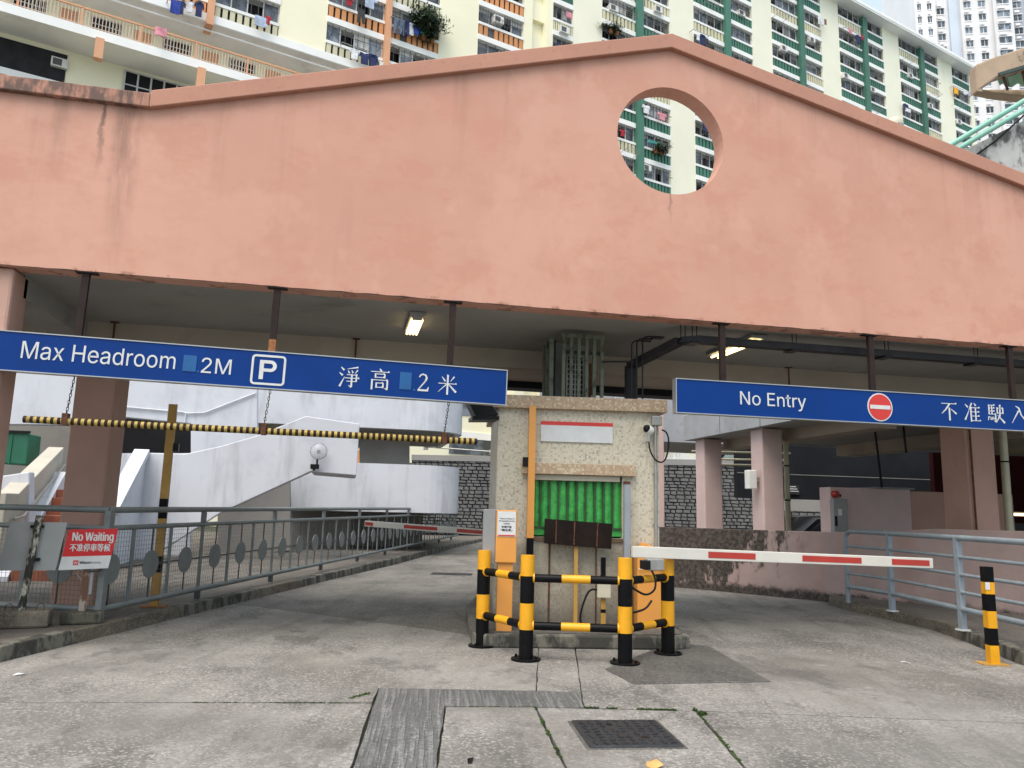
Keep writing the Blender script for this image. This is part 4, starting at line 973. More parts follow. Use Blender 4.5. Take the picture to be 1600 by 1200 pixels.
for z in (.66,1.0): MB().box((-.03,-.02,z),(.09,.03,z+.03)).build('clamp', 'plastic_black', gs, False)
for x in (-.12,.16): MB().tube([(x-.04,-.05,.16),(x-.035,-.05,.22),(x,-.05,.24),(x+.03,-.05,.21),(x+.03,-.05,.15)], .005, 6).build('lifting_loop', 'rust_dark', gs, False)
tp = thing('tall_pole', 'tall ochre pole with black bands behind the left railing', 'pole', (-2.25,10.67,.13))
m = MB()
for z0, z1, mi in ((0,.42,0),(.42,.62,1),(.62,1.09,0),(1.09,1.34,1),(1.34,2.56,0)): m.box((-2.30,10.64,.13+z0),(-2.20,10.70,.13+z1), mi)
m.build('pole', ['pole_ochre','paint_black'], tp); MB().box((-2.40,10.6,.13),(-2.10,10.74,.145)).build('foot', 'rust_orange', tp)
MB().box((-2.195,10.63,2.08),(-2.13,10.70,2.18)).build('small_box', 'plastic_black', tp)

# ------------------------------------------------------------ white stair and ramp behind the railing
ws = thing('white_stair_ramp', 'white rendered concrete stair and curved ramp beyond the left railing', 'stair', (-3,20,0))
def wpoly(name, pts, Y, t, mat='white_render', bev=.02):
    return MB().prism([ypl(a, b, Y) for a, b in pts], (0, t, 0)).build(name, mat, ws, bevel=bev)
def curved(name, plan, z0, z1, t, mat):
    m = MB(); n = len(plan); P_ = [Vector((*p, 0)) for p in plan]; o_ = []
    for i in range(n):
        d = (P_[min(i+1,n-1)]-P_[max(i-1,0)]).normalized(); o_.append(P_[i]+Vector((-d.y, d.x, 0))*t)
    for i in range(n-1):
        a, b, c, d = P_[i], P_[i+1], o_[i+1], o_[i]
        za, zb = (z0(i) if callable(z0) else z0), (z1(i) if callable(z1) else z1); za2, zb2 = (z0(i+1) if callable(z0) else z0), (z1(i+1) if callable(z1) else z1)
        up_ = lambda v, z: (v.x, v.y, z)
        m.add([up_(a,za), up_(b,za2), up_(c,za2), up_(d,za), up_(a,zb), up_(b,zb2), up_(c,zb2), up_(d,zb)], [(0,3,2,1),(4,5,6,7),(0,1,5,4),(2,3,7,6)]+([(3,0,4,7)] if i == 0 else [])+([(1,2,6,5)] if i == n-2 else []))
    return m.build(name, mat, ws, smooth=True)
def bow(xl, Y0, xr, rad, n=10):
    return [(xl, Y0), (xr-rad, Y0)]+[(xr-rad+rad*math.sin(R(90*k_/n)), Y0+rad*(1-math.cos(R(90*k_/n)))) for k_ in range(1, n+1)]+[(xr, Y0+7)]
UY = 24.0
ux = ypl(722,660,UY+1.4).x
uz0 = ypl(640,671,UY).z
curved('upper_parapet', bow(ypl(370,660,UY).x, UY, ux, 1.5), uz0, uz0+1.75, .22, 'white_render')
m = MB().prism([Vector((x, y+.02, uz0+.02)) for x, y in bow(ypl(370,660,UY).x, UY, ux-.03, 1.5)]+[Vector((ypl(370,660,UY).x, UY+7, uz0+.02))], (0,0,.25)); m.build('upper_slab', 'grey_render', ws)
LY = 23.2; lx = ypl(716,760,LY+1.2).x; lz0, lz1 = ypl(600,800,LY).z, ypl(640,726,LY).z
curved('lower_parapet', bow(ypl(440,760,LY).x, LY, lx, 1.2), lz0, lz1, .22, 'white_render')
MB().prism([Vector((x, y+.02, lz0+.02)) for x, y in bow(ypl(440,760,LY).x, LY, lx-.03, 1.2)]+[Vector((ypl(440,760,LY).x, LY+7, lz0+.02))], (0,0,.2)).build('lower_slab', 'grey_render', ws)
wpoly('core_wall', [(562,672),(640,672),(640,732),(562,732)], LY+2.0, .3, 'grey_render', 0)
MB().box((ypl(440,800,LY+3).x,LY+3.0,0),(lx-.9,LY+3.3,lz0+.1)).build('support_wall', 'grey_render', ws)
# middle flight with landing
FY = 19.0
wpoly('flight_wall', [(178,782),(216,707),(290,709),(345,697),(400,681),(478,650),(562,662),(557,743),(485,737),(345,801),(222,880),(172,880)], FY, .25)
a, b = ypl(561,664,FY), ypl(561,742,FY)
MB().prism([Vector((a.x-.01,FY+.25,b.z)), Vector((a.x-.01,FY+.25,a.z)), Vector((a.x-.01,FY+2.6,a.z+.15)), Vector((a.x-.01,FY+2.6,b.z))], (-.2,0,0)).build('landing_end', 'white_render', ws)
MB().prism([ypl(485,737,FY)+Vector((0,.2,.01)), ypl(557,743,FY)+Vector((0,.2,.01)), ypl(557,743,FY)+Vector((0,2.6,.01)), ypl(485,737,FY)+Vector((0,2.6,.01))], (0,0,.2)).build('landing_slab', 'white_render', ws)
MB().prism([ypl(345,801,FY)+Vector((0,.2,0)), ypl(485,737,FY)+Vector((0,.2,0)), ypl(485,737,FY)+Vector((0,.5,0)), ypl(345,801,FY)+Vector((0,.5,0))], (0,0,.2)).build('flight_soffit', 'white_render', ws)
cA, cB = ypl(222,706,FY), ypl(172,800,16.6)
MB().bar(cA, cB, .32, .14, 0, (0,0,1)).build('sloping_coping', 'white_render', ws, bevel=.01)
MB().prism([cA+Vector((.1,0,-.05)), cB+Vector((.1,0,-.05)), Vector((cB.x+.1,cB.y,0)), Vector((cA.x+.1,cA.y,0))], (-.18,0,0)).build('sloping_parapet', 'white_render', ws)
# upper back walls
wpoly('back_wall', [(-120,560),(130,560),(117,664),(-120,662)], 21.5, .3)
wpoly('back_wall', [(130,560),(402,575),(402,700),(298,712),(298,662),(196,652),(120,660)], 21.4, .3)
wpoly('inner_wall', [(-120,655),(110,655),(110,860),(-120,860)], 23.6, .3, 'grey_render', 0)
wpoly('inner_wall', [(180,640),(310,640),(310,720),(180,720)], 23.4, .3, 'charcoal_panel', 0)
wpoly('side_wall', [(183,708),(296,708),(296,870),(183,870)], 20.6, .3, 'white_render', 0)
wpoly('pier', [(452,735),(454,860),(340,870),(340,735)], 22.2, .5, 'grey_render', 0)
# conduit on the back wall
cw = thing('wall_conduit', 'thin white conduit running up the white back wall behind the tall pole', 'conduit', tuple(ypl(260,640,21.3)))
MB().tube([ypl(a, b, 21.36) for a, b in ((195,636),(285,644),(292,646),(320,645),(400,614))], .022, 6).build('pipe', 'white_render', cw)
MB().tube([ypl(a, b, 21.36) for a, b in ((290,645),(289,660))], .02, 6).build('drop', 'white_render', cw)
# left stair: parapet, handrail, brick steps
q0, q1 = ypl(30,771,14.6), ypl(100,699,19.0)
pw = MB(); w_ = Vector((-.32,0,0))
pw.prism([Vector((q0.x,q0.y,0)), Vector((q1.x,q1.y,0)), q1, q0], w_); pw.build('stair_parapet', 'beige_render', ws, bevel=.015)
pw = MB(); pw.box((q0.x-.36,q0.y-.5,0),(q0.x+.0,q0.y,q0.z)); pw.build('stair_pier', 'beige_render', ws, bevel=.015)
MB().tube([q0+Vector((.06,-.25,-.42)), q0+Vector((.07,.1,-.38)), q1+Vector((.07,0,-.38))], .024, 8).build('stair_handrail', 'galv', ws, smooth=True)
for t in (.05,.35,.65,.95):
    p = q0.lerp(q1, t)+Vector((.07,0,-.39)); MB().tube([p+Vector((-.07,0,-.05)), p+Vector((0,0,-.05)), p], .008, 6).build('bracket', 'galv', ws)
for i in range(9):
    y = 13.9+i*.42; MB().box((q0.x+(q1.x-q0.x)*(i/11)+.28,y,0),(q0.x+.85,y+.6,.13+(i+1)*.165)).build('step', 'step_brick', ws, bevel=.01)
pw = MB(); pw.prism([Vector((q0.x+.02,13.8,.2)), Vector((q0.x+.02+(q1.x-q0.x)*.9,18.2,2.0)), Vector((q0.x+.02+(q1.x-q0.x)*.9,18.2,0)), Vector((q0.x+.02,13.8,0))], (.26,0,0)); pw.build('stringer', 'white_render', ws)
wpoly('low_parapet', [(-120,752),(0,744),(46,737),(46,860),(-120,860)], 15.4, .25)
gt = thing('green_tank', 'dark green plastic bin hanging below the white wall at far left', 'bin', tuple(ypl(20,728,18.5)))
g4 = [ypl(a, b, 18.5) for a, b in ((-30,674),(46,677),(41,727),(-30,722))]
MB().prism(g4, (0,.7,0)).build('body', 'tank_green', gt, bevel=.03); a = g4[0]; b = g4[1]
MB().bar(a+Vector((0,-.02,.02)), b+Vector((.02,-.02,.02)), .06, .05).build('rim', 'plastic_black', gt)
MB().box((ypl(17,700,18.5).x-.015,18.48,g4[2].z),(ypl(17,700,18.5).x+.015,18.5,g4[1].z)).build('rib', 'tank_green', gt)
# round mirror lamp on the flight wall
rm = thing('round_mirror', 'round clear plastic disc on a black bracket on the white stair wall', 'mirror', tuple(ypl(498,722,FY)))
c = ypl(498,705,FY-.18); MB().lathe([(0,-.09),(.12,-.075),(.17,-.03),(.185,0),(.185,.02),(0,.02)], c, 28, 0, 'y').build('disc', 'dome_plastic', rm, smooth=True)
MB().lathe([(.188,-.012),(.20,-.005),(.20,.022),(.188,.022)], c, 28, 0, 'y').build('rim', 'machine_grey', rm, smooth=True)
MB().box((c.x-.04,c.y-.10,c.z-.05),(c.x+.04,c.y-.085,c.z+.03)).build('lens_unit', 'machine_grey', rm, bevel=.008)
MB().tube([c+Vector((-.02,0,-.19)), c+Vector((-.02,.02,-.36)), c+Vector((-.06,.12,-.40)), c+Vector((-.10,.17,-.44))], .022, 8).build('bracket', 'plastic_black', rm)
MB().box((c.x-.17,c.y-.02,c.z-.42),(c.x+.03,c.y+.12,c.z-.31)).build('clamp', 'plastic_black', rm)

# ------------------------------------------------------------ far stone retaining wall with cap and diamond fence
sw = thing('stone_wall', 'dark rubble stone retaining wall at the far end of the lanes', 'wall', (8,39,0))
sA, sB = dep(640,800,40.5), dep(1420,815,38.0); sA.z = sB.z = 0; sdv = (sB-sA).normalized(); snv = Vector((sdv.y, -sdv.x, 0)); SL = (sB-sA).length
MB().prism([sA, sB, sB-snv*.6, sA-snv*.6], (0,0,4.12)).build('core', 'stone_mortar', sw)
m = MB(); z = .1
while z < 3.8:
    h = random.uniform(.15,.21); s = random.uniform(-.3,0)
    while s < SL:
        L = random.uniform(.26,.46); a = sA+sdv*(s+.022)+Vector((0,0,z+.02)); b = sA+sdv*(s+L-.022)+Vector((0,0,z+.02)); hh = Vector((0,0,h-.04))
        ins = sdv*.012; o1 = snv*random.uniform(.05,.11); jz = Vector((0,0,random.uniform(-.02,.02)))
        m.add([a, b, b+hh, a+hh, a+o1+ins+Vector((0,0,.02)), b+o1-ins+jz, b+o1-ins+hh-Vector((0,0,.02)), a+o1+ins+hh+jz], [(4,5,6,7),(0,1,5,4),(1,2,6,5),(2,3,7,6),(3,0,4,7)]); s += L
    z += h
struct(m.build('stones', 'stone_dark', sw), 'stuff')
MB().prism([sA+snv*.12+Vector((0,0,3.84)), sB+snv*.12+Vector((0,0,3.84)), sB-snv*.6+Vector((0,0,3.84)), sA-snv*.6+Vector((0,0,3.84))], (0,0,.29)).build('plaster_band', 'wall_cap', sw)
df = thing('diamond_fence', 'white fence panels with diamond bars on top of the stone wall', 'fence', tuple(sA.lerp(sB,.6)+Vector((0,0,4.12))))
s = SL*.50; k_ = 0
while s < SL-1.4:
    p = sA+sdv*s+Vector((0,0,4.12)); q = p+sdv*1.3; hh = Vector((0,0,1.0)); m = MB()
    m.bar(p, p+hh, .05, .05); m.bar(q, q+hh, .05, .05); m.bar(p+hh, q+hh, .05, .05); m.bar(p+hh*.06, q+hh*.06, .05, .05)
    for i in range(1,8):
        t = i/8
        for a, b in (((0,t),(t/1.0*.5,0)),((0,1-t),(t*.5,1)),((1,t),(1-t*.5,0)),((1,1-t),(1-t*.5,1))):
            m.bar(p.lerp(q,a[0])+hh*(.08+.86*a[1]), p.lerp(q,b[0])+hh*(.08+.86*b[1]), .022, .02)
    m.build('fence_panel', 'white_render', df); s += 1.42
# low grey gate rail beside the stone wall seen behind the height bar
hr = thing('wall_handrail', 'grey handrail fixed on the cream wall behind the height bar', 'handrail', tuple(dep(710,702,36)))
MB().cyl(dep(664,698,36), dep(772,706,36), .035, 8).build('rail', 'galv', hr)
for px, py in ((666,698),(769,706)): p = dep(px,py,36); MB().box((p.x-.10,p.y,p.z-.13),(p.x+.10,p.y+.25,p.z+.12)).build('bracket', 'galv', hr)

# ------------------------------------------------------------ right hand side: curved low wall, columns, ramp slab, dark parking bay
lw = thing('low_wall', 'curved low pink wall with black mould at its left end by the right lane', 'wall', (7.5,13,0))
P_ = [Vector((*p, 0)) for p in wl]; m = MB()
ht = [1.16,1.165,1.17,1.18,1.20,1.30,1.31,1.31,1.31,1.31]
fine = []
for i in range(len(P_)-1):
    for k_ in range(4): fine.append((P_[i].lerp(P_[i+1], k_/4), ht[i]+(ht[i+1]-ht[i])*k_/4))
fine.append((P_[-1], ht[-1])); vs = []
for i, (p, h) in enumerate(fine):
    d = (fine[min(i+1,len(fine)-1)][0]-fine[max(i-1,0)][0]).normalized(); nv = Vector((-d.y, d.x, 0))*.2
    vs += [p+Vector((0,0,-.05)), p+Vector((0,0,h)), p+nv+Vector((0,0,h)), p+nv+Vector((0,0,-.05))]
fs = []
for i in range(len(fine)-1):
    a, b = 4*i, 4*i+4
    for j in range(3): fs.append((a+j, b+j, b+j+1, a+j+1))
fs += [(0,1,2,3), (4*len(fine)-1, 4*len(fine)-2, 4*len(fine)-3, 4*len(fine)-4)]
m.add(vs, fs); m.build('wall', 'pink_low_wall', lw, bevel=.012)
rs = thing('ramp_deck', 'grey clad ramp deck on pink columns behind the No Entry sign', 'ramp', (9,14,0))
EX = 8.05
MB().box((EX,10.6,3.2),(EX+.2,17.5,4.6)).build('fascia', 'slab_grey', rs)
for yy in (12.2,13.9,15.6): MB().box((EX-.004,yy,3.2),(EX-.0005,yy+.012,4.6)).build('fascia_joint', 'charcoal_panel', rs)
for zz in (3.8,): MB().box((EX-.004,10.6,zz),(EX-.0005,17.5,zz+.012)).build('fascia_joint', 'sign_white', rs)
MB().box((EX+.2,17.3,3.2),(22,17.498,4.6)).build('end_fascia', 'slab_grey', rs)
MB().box((EX+.2,10.6,3.22),(22,17.3,3.50)).build('deck', 'soffit_paint', rs)
MB().box((EX+.9,11.7,3.0),(EX+1.35,17.2,3.22)).build('deck_beam', 'beam_paint', rs)
MB().box((EX+4.0,11.7,2.95),(EX+4.5,17.2,3.22)).build('deck_beam', 'beam_paint', rs)
for i, (x, y) in enumerate(((8.22,14.15),(8.22,16.75))):
    MB().box((x,y,0),(x+.46,y+.46,3.2)).build('column', 'column_mauve', rs, bevel=.025)
MB().box((7.35,18.2,0),(7.85,18.8,4.0)).build('column', 'column_mauve', rs, bevel=.025)
MB().box((5.6,22.0,3.6),(15,22.3,5.6)).build('rear_parapet', 'slab_grey', rs)
MB().box((5.6,22.3,3.6),(15,26,3.8)).build('rear_deck', 'soffit_paint', rs)
for x in (5.9,6.9,7.9): MB().box((x,21.99,3.6),(x+.03,21.9995,5.6)).build('panel_joint', 'sign_white', rs)
wlamp = thing('wall_lamp', 'white rectangular lamp box fixed to the left face of the nearer pink column', 'lamp', tuple(ypl(1176,750,14.3)))
p = xpl(1174,750,8.15); MB().box((7.95,14.22,p.z-.19),(8.13,14.40,p.z+.19)).build('box', 'cam_white', wlamp, bevel=.015)
MB().box((8.13,14.28,p.z-.05),(8.219,14.35,p.z+.05)).build('bracket', 'galv', wlamp)
cp = thing('down_pipe', 'cream drain pipe rising behind the low wall right of the columns', 'pipe', tuple(ypl(1232,825,13.6)))
a, b = ypl(1232,830,14.6), ypl(1228,696,14.6)
MB().tube([a, b, b+Vector((-.05,0,.1)), b+Vector((-.3,0,.14))], .055, 10).build('pipe', 'pipe_cream', cp, smooth=True)
for t in (.35,.75): q = a.lerp(b, t); MB().cyl(q, q+Vector((0,0,.03)), .062, 10).build('collar', 'plastic_black', cp)
cp2 = thing('down_pipe', 'cream drain pipe right of the large right column', 'pipe', tuple(ypl(1575,830,10.9)))
a, b = ypl(1578,835,10.9), ypl(1561,600,10.9)
MB().tube([a, b], .062, 12).build('pipe', 'pipe_cream', cp2, smooth=True); q = a.lerp(b, .47); MB().cyl(q, q+Vector((0,0,.025)), .068, 12).build('collar', 'plastic_black', cp2)
bx2 = [thing('ceiling_pipes', 'cream pipes running under the ramp deck behind the columns', 'pipe', (9,16,2.9))][0]
for k_, (z, y) in enumerate(((2.86,16.2),(2.70,16.5),(2.55,16.3))):
    MB().cyl((8.6+k_*.3,y+2,z+.15),(11.2,y+1.7,z+.17),.028,8).build('pipe', 'pipe_cream', bx2)
# dark parking bay
pbay = thing('parking_bay', 'dark panelled parking bay behind the right columns', 'building', (13,20,0))
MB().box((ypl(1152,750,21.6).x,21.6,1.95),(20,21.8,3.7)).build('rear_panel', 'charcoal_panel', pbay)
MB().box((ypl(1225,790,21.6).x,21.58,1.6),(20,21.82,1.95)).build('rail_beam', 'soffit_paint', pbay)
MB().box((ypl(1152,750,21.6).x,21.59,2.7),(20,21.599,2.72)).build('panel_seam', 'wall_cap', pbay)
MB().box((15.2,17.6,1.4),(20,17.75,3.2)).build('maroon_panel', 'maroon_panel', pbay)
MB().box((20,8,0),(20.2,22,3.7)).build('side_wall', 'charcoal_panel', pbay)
bs = thing('blue_bay_sign', 'small dark blue sign on the rear panel of the parking bay', 'sign', tuple(ypl(1235,762,21.5)))
a, b = ypl(1224,757,21.55), ypl(1249,773,21.55); MB().box((a.x,21.54,b.z),(b.x,21.57,a.z)).build('panel', 'tray_dark', bs)
for i in range(3): MB().box((a.x+.1,21.53,a.z-.07-i*.07),(a.x+.42+.04*i,21.541,a.z-.045-i*.07)).build('lettering', 'sign_white', bs)
# pink plant room with cabinet and bell
pr = thing('pink_plant_room', 'low pink plant room behind the low wall left of the large column', 'building', tuple(ypl(1390,830,13.2)))
PY = 13.2; x0, x1, zt = ypl(1297,765,PY).x, ypl(1422,764,PY).x, ypl(1390,764,PY).z
MB().box((x0,PY,0),(x1,PY+.35,zt)).build('wall', 'column_mauve', pr, bevel=.015)
MB().box((x1,PY+.22,0),(x1+2.6,PY+1.5,zt-.02)).build('wing', 'column_pink', pr, bevel=.015)
MB().box((ypl(1366,764,PY).x,PY-.03,zt),(x1+.08,PY+1.5,zt+.03)).build('roof_edge', 'wall_cap', pr)
eb = thing('electrical_cabinet', 'grey electrical cabinet on the left end of the pink plant room', 'cabinet', tuple(ypl(1313,830,PY-.1)))
a, b = ypl(1301,779,PY-.1), ypl(1325,832,PY-.1)
bd_ = MB().box((a.x,PY-.12,b.z),(b.x,PY-.002,a.z)).build('body', 'machine_grey', eb, bevel=.008)
MB().box((a.x+.09,PY-.125,(a.z+b.z)/2),(a.x+.17,PY-.121,(a.z+b.z)/2+.12)).build('label_plate', 'sign_white', eb)
MB().box((a.x+.01,PY-.15,b.z+.12),(a.x+.05,PY-.12,b.z+.3)).build('handle', 'plastic_black', eb)
be = thing('alarm_bell', 'round red alarm bell above the grey electrical cabinet', 'bell', tuple(ypl(1306,772,PY-.05)))
c = ypl(1306,772,PY-.06); MB().lathe([(0,-.06),(.05,-.055),(.068,-.02),(.068,.055)], c, 20, 0, 'y').build('gong', 'bell_red', be, smooth=True)
MB().box((c.x+.05,c.y-.02,c.z-.05),(c.x+.10,c.y+.05,c.z)).build('striker', 'plastic_black', be)
# stretched rods under the right ceiling
for (p0, p1), lb_ in zip((((1366,670),(1378,762)),((1412,672),(1416,708))), ('long thin dark rod hanging above the plant room below the No Entry disc','short thin dark rod hanging right of the long rod below the No Entry sign')):
    o = thing('hanging_rod', lb_, 'rod', tuple(ypl(*p1, 12.6)))
    MB().cyl(ypl(p0[0]-4,p0[1]-40,12.6), ypl(*p1,12.6), .022, 6).build('rod', 'plastic_black', o)
lt = thing('bay_light', 'lit strip lamp low in the dark bay at the right edge', 'lamp', tuple(ypl(1585,804,16.5)), 0)
a, b = ypl(1556,803,16.5), ypl(1690,807,16.5); MB().box((a.x,16.5,a.z-.03),(b.x,16.56,a.z+.03)).build('tube', 'tube_lit', lt); MB().box((a.x,16.56,a.z-.04),(b.x,16.60,a.z+.06)).build('housing', 'galv', lt)

# ------------------------------------------------------------ dark car in the bay
def car(o, L=4.3, W=1.72):
    prof = [(-2.15,.35,.62),(-2.1,.30,.85),(-1.45,.28,.98),(-.75,.28,1.04),(-.15,.28,1.42),(.45,.28,1.47),(1.15,.28,1.42),(1.75,.28,1.06),(2.08,.30,.95),(2.15,.36,.55)]
    m = MB(); vs = []
    for x, z0, z1 in prof:
        zs = min(z1, .98); wt = .80 if z1 > 1.05 else .97
        sec = [(-.5,z0),(-.5,.6),(-.485,zs-.03),(-.485*wt/.97 if z1 > 1.05 else -.44,z1-.05),(-.40*wt,z1),(.40*wt,z1),(.485*wt/.97 if z1 > 1.05 else .44,z1-.05),(.485,zs-.03),(.5,.6),(.5,z0)]
        vs += [(x, a*W, b) for a, b in sec]
    n = 10; fs = []; mi = []
    for i in range(len(prof)-1):
        for j in range(n-1):
            fs.append((i*n+j, (i+1)*n+j, (i+1)*n+j+1, i*n+j+1))
    m.add(vs, fs+[tuple(range(n-1,-1,-1)), tuple((len(prof)-1)*n+j for j in range(n))]); m.build('body', 'car_paint', o, False, smooth=True)
    for s_ in (-1,1):
        MB().prism([(-.62,s_*.80,1.0),(.1,s_*.70,1.36),(1.0,s_*.70,1.36),(1.5,s_*.80,1.02)], (0,s_*.03,0)).build('side_window', 'car_glass', o, False)
        for x in (-1.35,1.3):
            wh = MB().cyl((x,s_*.68,.31),(x,s_*.88,.31),.31,20).build('wheel', 'tyre', o, False); MB().cyl((x,s_*.87,.31),(x,s_*.89,.31),.19,14).build('rim', 'galv', wh, False)
        MB().box((-2.17,s_*.72-.14,.66),(-2.08,s_*.72+.14,.80)).build('headlight', 'cam_white', o, False, .02); MB().box((2.08,s_*.72-.12,.72),(2.17,s_*.72+.12,.88)).build('tail_light', 'sign_red', o, False, .02)
cr = thing('parked_car', 'black car parked in the dark bay behind the drain pipe', 'car', (12.6,19.6,0), R(8)); car(cr)

# ------------------------------------------------------------ slab block of flats behind
BA = R(18.6); B0 = Vector((23.844,56.923,0)); bdv = Vector((math.cos(BA), math.sin(BA), 0)); bnv = Vector((-math.sin(BA), math.cos(BA), 0))
def BW_(s, y, z): return B0+bdv*s+bnv*y+Vector((0,0,z))
def Bpx(px, py, off=0.0):
    d = ray(px, py); o = B0+bnv*off; t = (o-EYE).dot(bnv)/d.dot(bnv); p = EYE+d*t-B0; return p.dot(bdv), p.z
blk = thing('apartment_block', 'long cream apartment block with orange and green balcony slats behind the gable', 'building', tuple(B0), BA)
def bb_(name, a, b, mat, par=None): return MB().box(a, b).build(name, mat, par or blk, False)
ST = 2.77; Z0 = 30.15; ZR = 55.08
bb_('rear_wall', (-62,3.2,0), (51,12,ZR), 'block_cream')
bb_('end_wall', (50.2,0,0), (51.0,3.2,ZR), 'block_green_cream')
bb_('roof', (-62,-1.1,ZR), (52.2,12,ZR+.18), 'block_white'); bb_('roof_edge', (-62,-1.15,ZR+.18), (52.3,-.7,ZR+.52), 'block_white')
for a, b, lo_, mt in ((-44.5,-39.6,Z0+.55,'block_cream'),(-31.26,-28.21,Z0+.55,'block_cream'),(-20.15,-17.01,Z0-.6,'block_cream'),(-13.09,-12.3,0,'block_cream'),(-11.0,-10.39,0,'block_cream'),(-8.48,-5.54,0,'block_green_cream'),
                   (1.83,4.74,0,'block_green_cream'),(12.31,15.1,0,'block_green_cream'),(22.57,25.49,0,'block_green_cream'),(33.09,36.07,0,'block_green_cream'),(43.61,46.6,0,'block_green_cream')):
    bb_('pier', (a,0,lo_), (b,3.2,ZR), mt)
bb_('stair_wall', (-12.3,.7,0), (-11.0,3.2,ZR), 'block_cream')
for k_ in range(-2, 9): bb_('stair_panel', (-12.3,.35,Z0+ST*k_+.9), (-11.0,.7,Z0+ST*k_+2.4), 'block_cream')
bays = [(-39.6,-35.55,'o'),(-35.15,-31.26,'o'),(-28.21,-24.26,'o'),(-23.86,-20.15,'o'),(-17.01,-13.09,'o'),(-10.39,-8.48,'g'),(-5.54,-2.05,'g'),(-1.35,1.83,'g'),(4.74,8.5,'g'),(9.2,12.31,'g'),(15.1,18.9,'g'),(19.6,22.57,'g'),
        (25.49,29.25,'g'),(30.0,33.09,'g'),(36.07,39.7,'g'),(40.5,43.61,'g'),(46.6,50.2,'g')]
for s_, mt, lo_ in ((-35.35,'block_orange_trim',29.9),(-24.06,'block_orange_trim',Z0-1.2),(-1.7,'block_green',2),(8.85,'block_green',2),(19.25,'block_green',2),(29.6,'block_green',2),(40.1,'block_green',2)):
    wd = .2 if mt[6] == 'o' else .34
    bb_('fin', (s_-wd,-.32,lo_), (s_+wd,.9,ZR-.25), mt)
# unit meshes, 3.6 m wide, origin at the floor slab's left bottom front
W = 3.6
def slat_mesh(name, mats, missing=()):
    m = MB(); m.box((0,.10,.42),(W,.16,1.25), 1); n = 9
    for i in range(n):
        if i in missing: continue
        x = W*i/n; m.box((x+.065,-.02,.43),(x+W/n-.065,.10,1.24), 0)
    m.box((0,-.06,1.25),(W,.30,1.45), 2); m.box((0,-.06,0),(W,.9,.42), 2)
    me = m.mesh('balustrade')
    for q in mats: me.materials.append(MATS[q])
    return me
SL_ = {'o': [slat_mesh('b', ('block_orange','plastic_black','block_white')), slat_mesh('b', ('block_orange','grille','block_white'), (2,)), slat_mesh('b', ('block_pale','plastic_black','block_white'))],
       'g': [slat_mesh('b', ('block_green','plastic_black','block_white')), slat_mesh('b', ('block_green','block_pale','block_white')), slat_mesh('b', ('block_pale','plastic_black','block_white'))]}
def win_mesh(kind):
    m = MB(); z0, z1 = 1.45, 2.77
    m.box((0,.18,z0),(W,.30,z0+.06)); m.box((0,.18,z1-.09),(W,.30,z1)); m.box((0,.18,z0),(.06,.30,z1)); m.box((W-.06,.18,z0),(W,.30,z1))
    for i in range(1,4): x = W*i/4; m.box((x-.035,.20,z0),(x+.035,.28,z1))
    if kind in (0,3):
        for i in range(1,17): x = W*i/17; m.box((x-.012,.13,z0),(x+.012,.15,z1), 1)
        m.box((0,.12,2.2),(W,.15,2.23), 1)
    if kind == 1:
        for i in range(1,8): z = z0+(z1-z0)*i/8; m.box((0,.13,z-.01),(W,.15,z+.01), 1)
        for i in range(0,6): x = W*i/5; m.box((x-.02,.12,z0),(x+.02,.15,z1), 1)
    if kind == 2:
        m.box((.1,-.35,1.95),(W-.1,-.32,1.98), 1); m.box((.3,-.35,1.95),(.33,.15,1.98), 1); m.box((W-.33,-.35,1.95),(W-.3,.15,1.98), 1)
        for i in range(1,9): x = W*i/9; m.box((x-.014,.12,z0),(x+.014,.15,z1), 1)
    if kind == 3:
        for z in (1.55,2.05): m.box((.2,-.30,z),(2.2,-.28,z+.02), 1)
        for i in range(9): m.box((.2+i*.25,-.30,1.52),(.215+i*.25,-.28,2.06), 1)
        for x in (.2,2.2): m.box((x,-.30,1.55),(x+.02,.15,1.57), 1)
    me = m.mesh('window'); me.materials.append(MATS['window_frame']); me.materials.append(MATS['grille']); return me
def pane_mesh(seed):
    rn = random.Random(seed); m = MB(); z0, z1 = 1.49, 2.70
    for i in range(4):
        x0, x1 = W*i/4+.03, W*(i+1)/4-.03; y = .24+.02*(i % 2); c = rn.random()
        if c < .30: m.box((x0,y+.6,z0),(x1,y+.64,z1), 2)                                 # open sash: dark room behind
        elif c < .62: m.box((x0,y,z0),(x1,y+.02,z1), 0)
        else:
            h = rn.uniform(.25,.8); m.box((x0,y,z0),(x1,y+.02,z0+(z1-z0)*h), 0); m.box((x0,y+.005,z0+(z1-z0)*h),(x1,y+.02,z1), 1)
    me = m.mesh('pane')
    for q in ('pane','curtain','dark_void'): me.materials.append(MATS[q])
    return me
WN = [win_mesh(i) for i in range(4)]; PN = [pane_mesh(i) for i in range(9)]
def blk_obj(nm, me, par, loc, sx=1.0):
    o = bpy.data.objects.new(nm, me); scene.collection.objects.link(o); o.parent = par; o.location = loc; o.scale = (sx,1,1); return o
nwin = 0
for a, b, kd in bays:
    for k_ in range(-3, 9):
        z = Z0+ST*k_
        if kd == 'o' and k_ < 0: continue
        px, py, dd = proj(BW_((a+b)/2, 0, z+1.4))
        if not (-160 < px < 1760 and -130 < py < 345): continue
        rn = random.Random(int(a*10)*31+k_*7); sx = (b-a)/W
        bl_ = blk_obj('balustrade', rn.choices(SL_[kd], (6,1,4))[0], blk, (a,0,z), sx)
        wo_ = blk_obj('window', rn.choice(WN), blk, (a,0,z), sx); blk_obj('pane', rn.choice(PN), wo_, (0,0,0)); nwin += 1
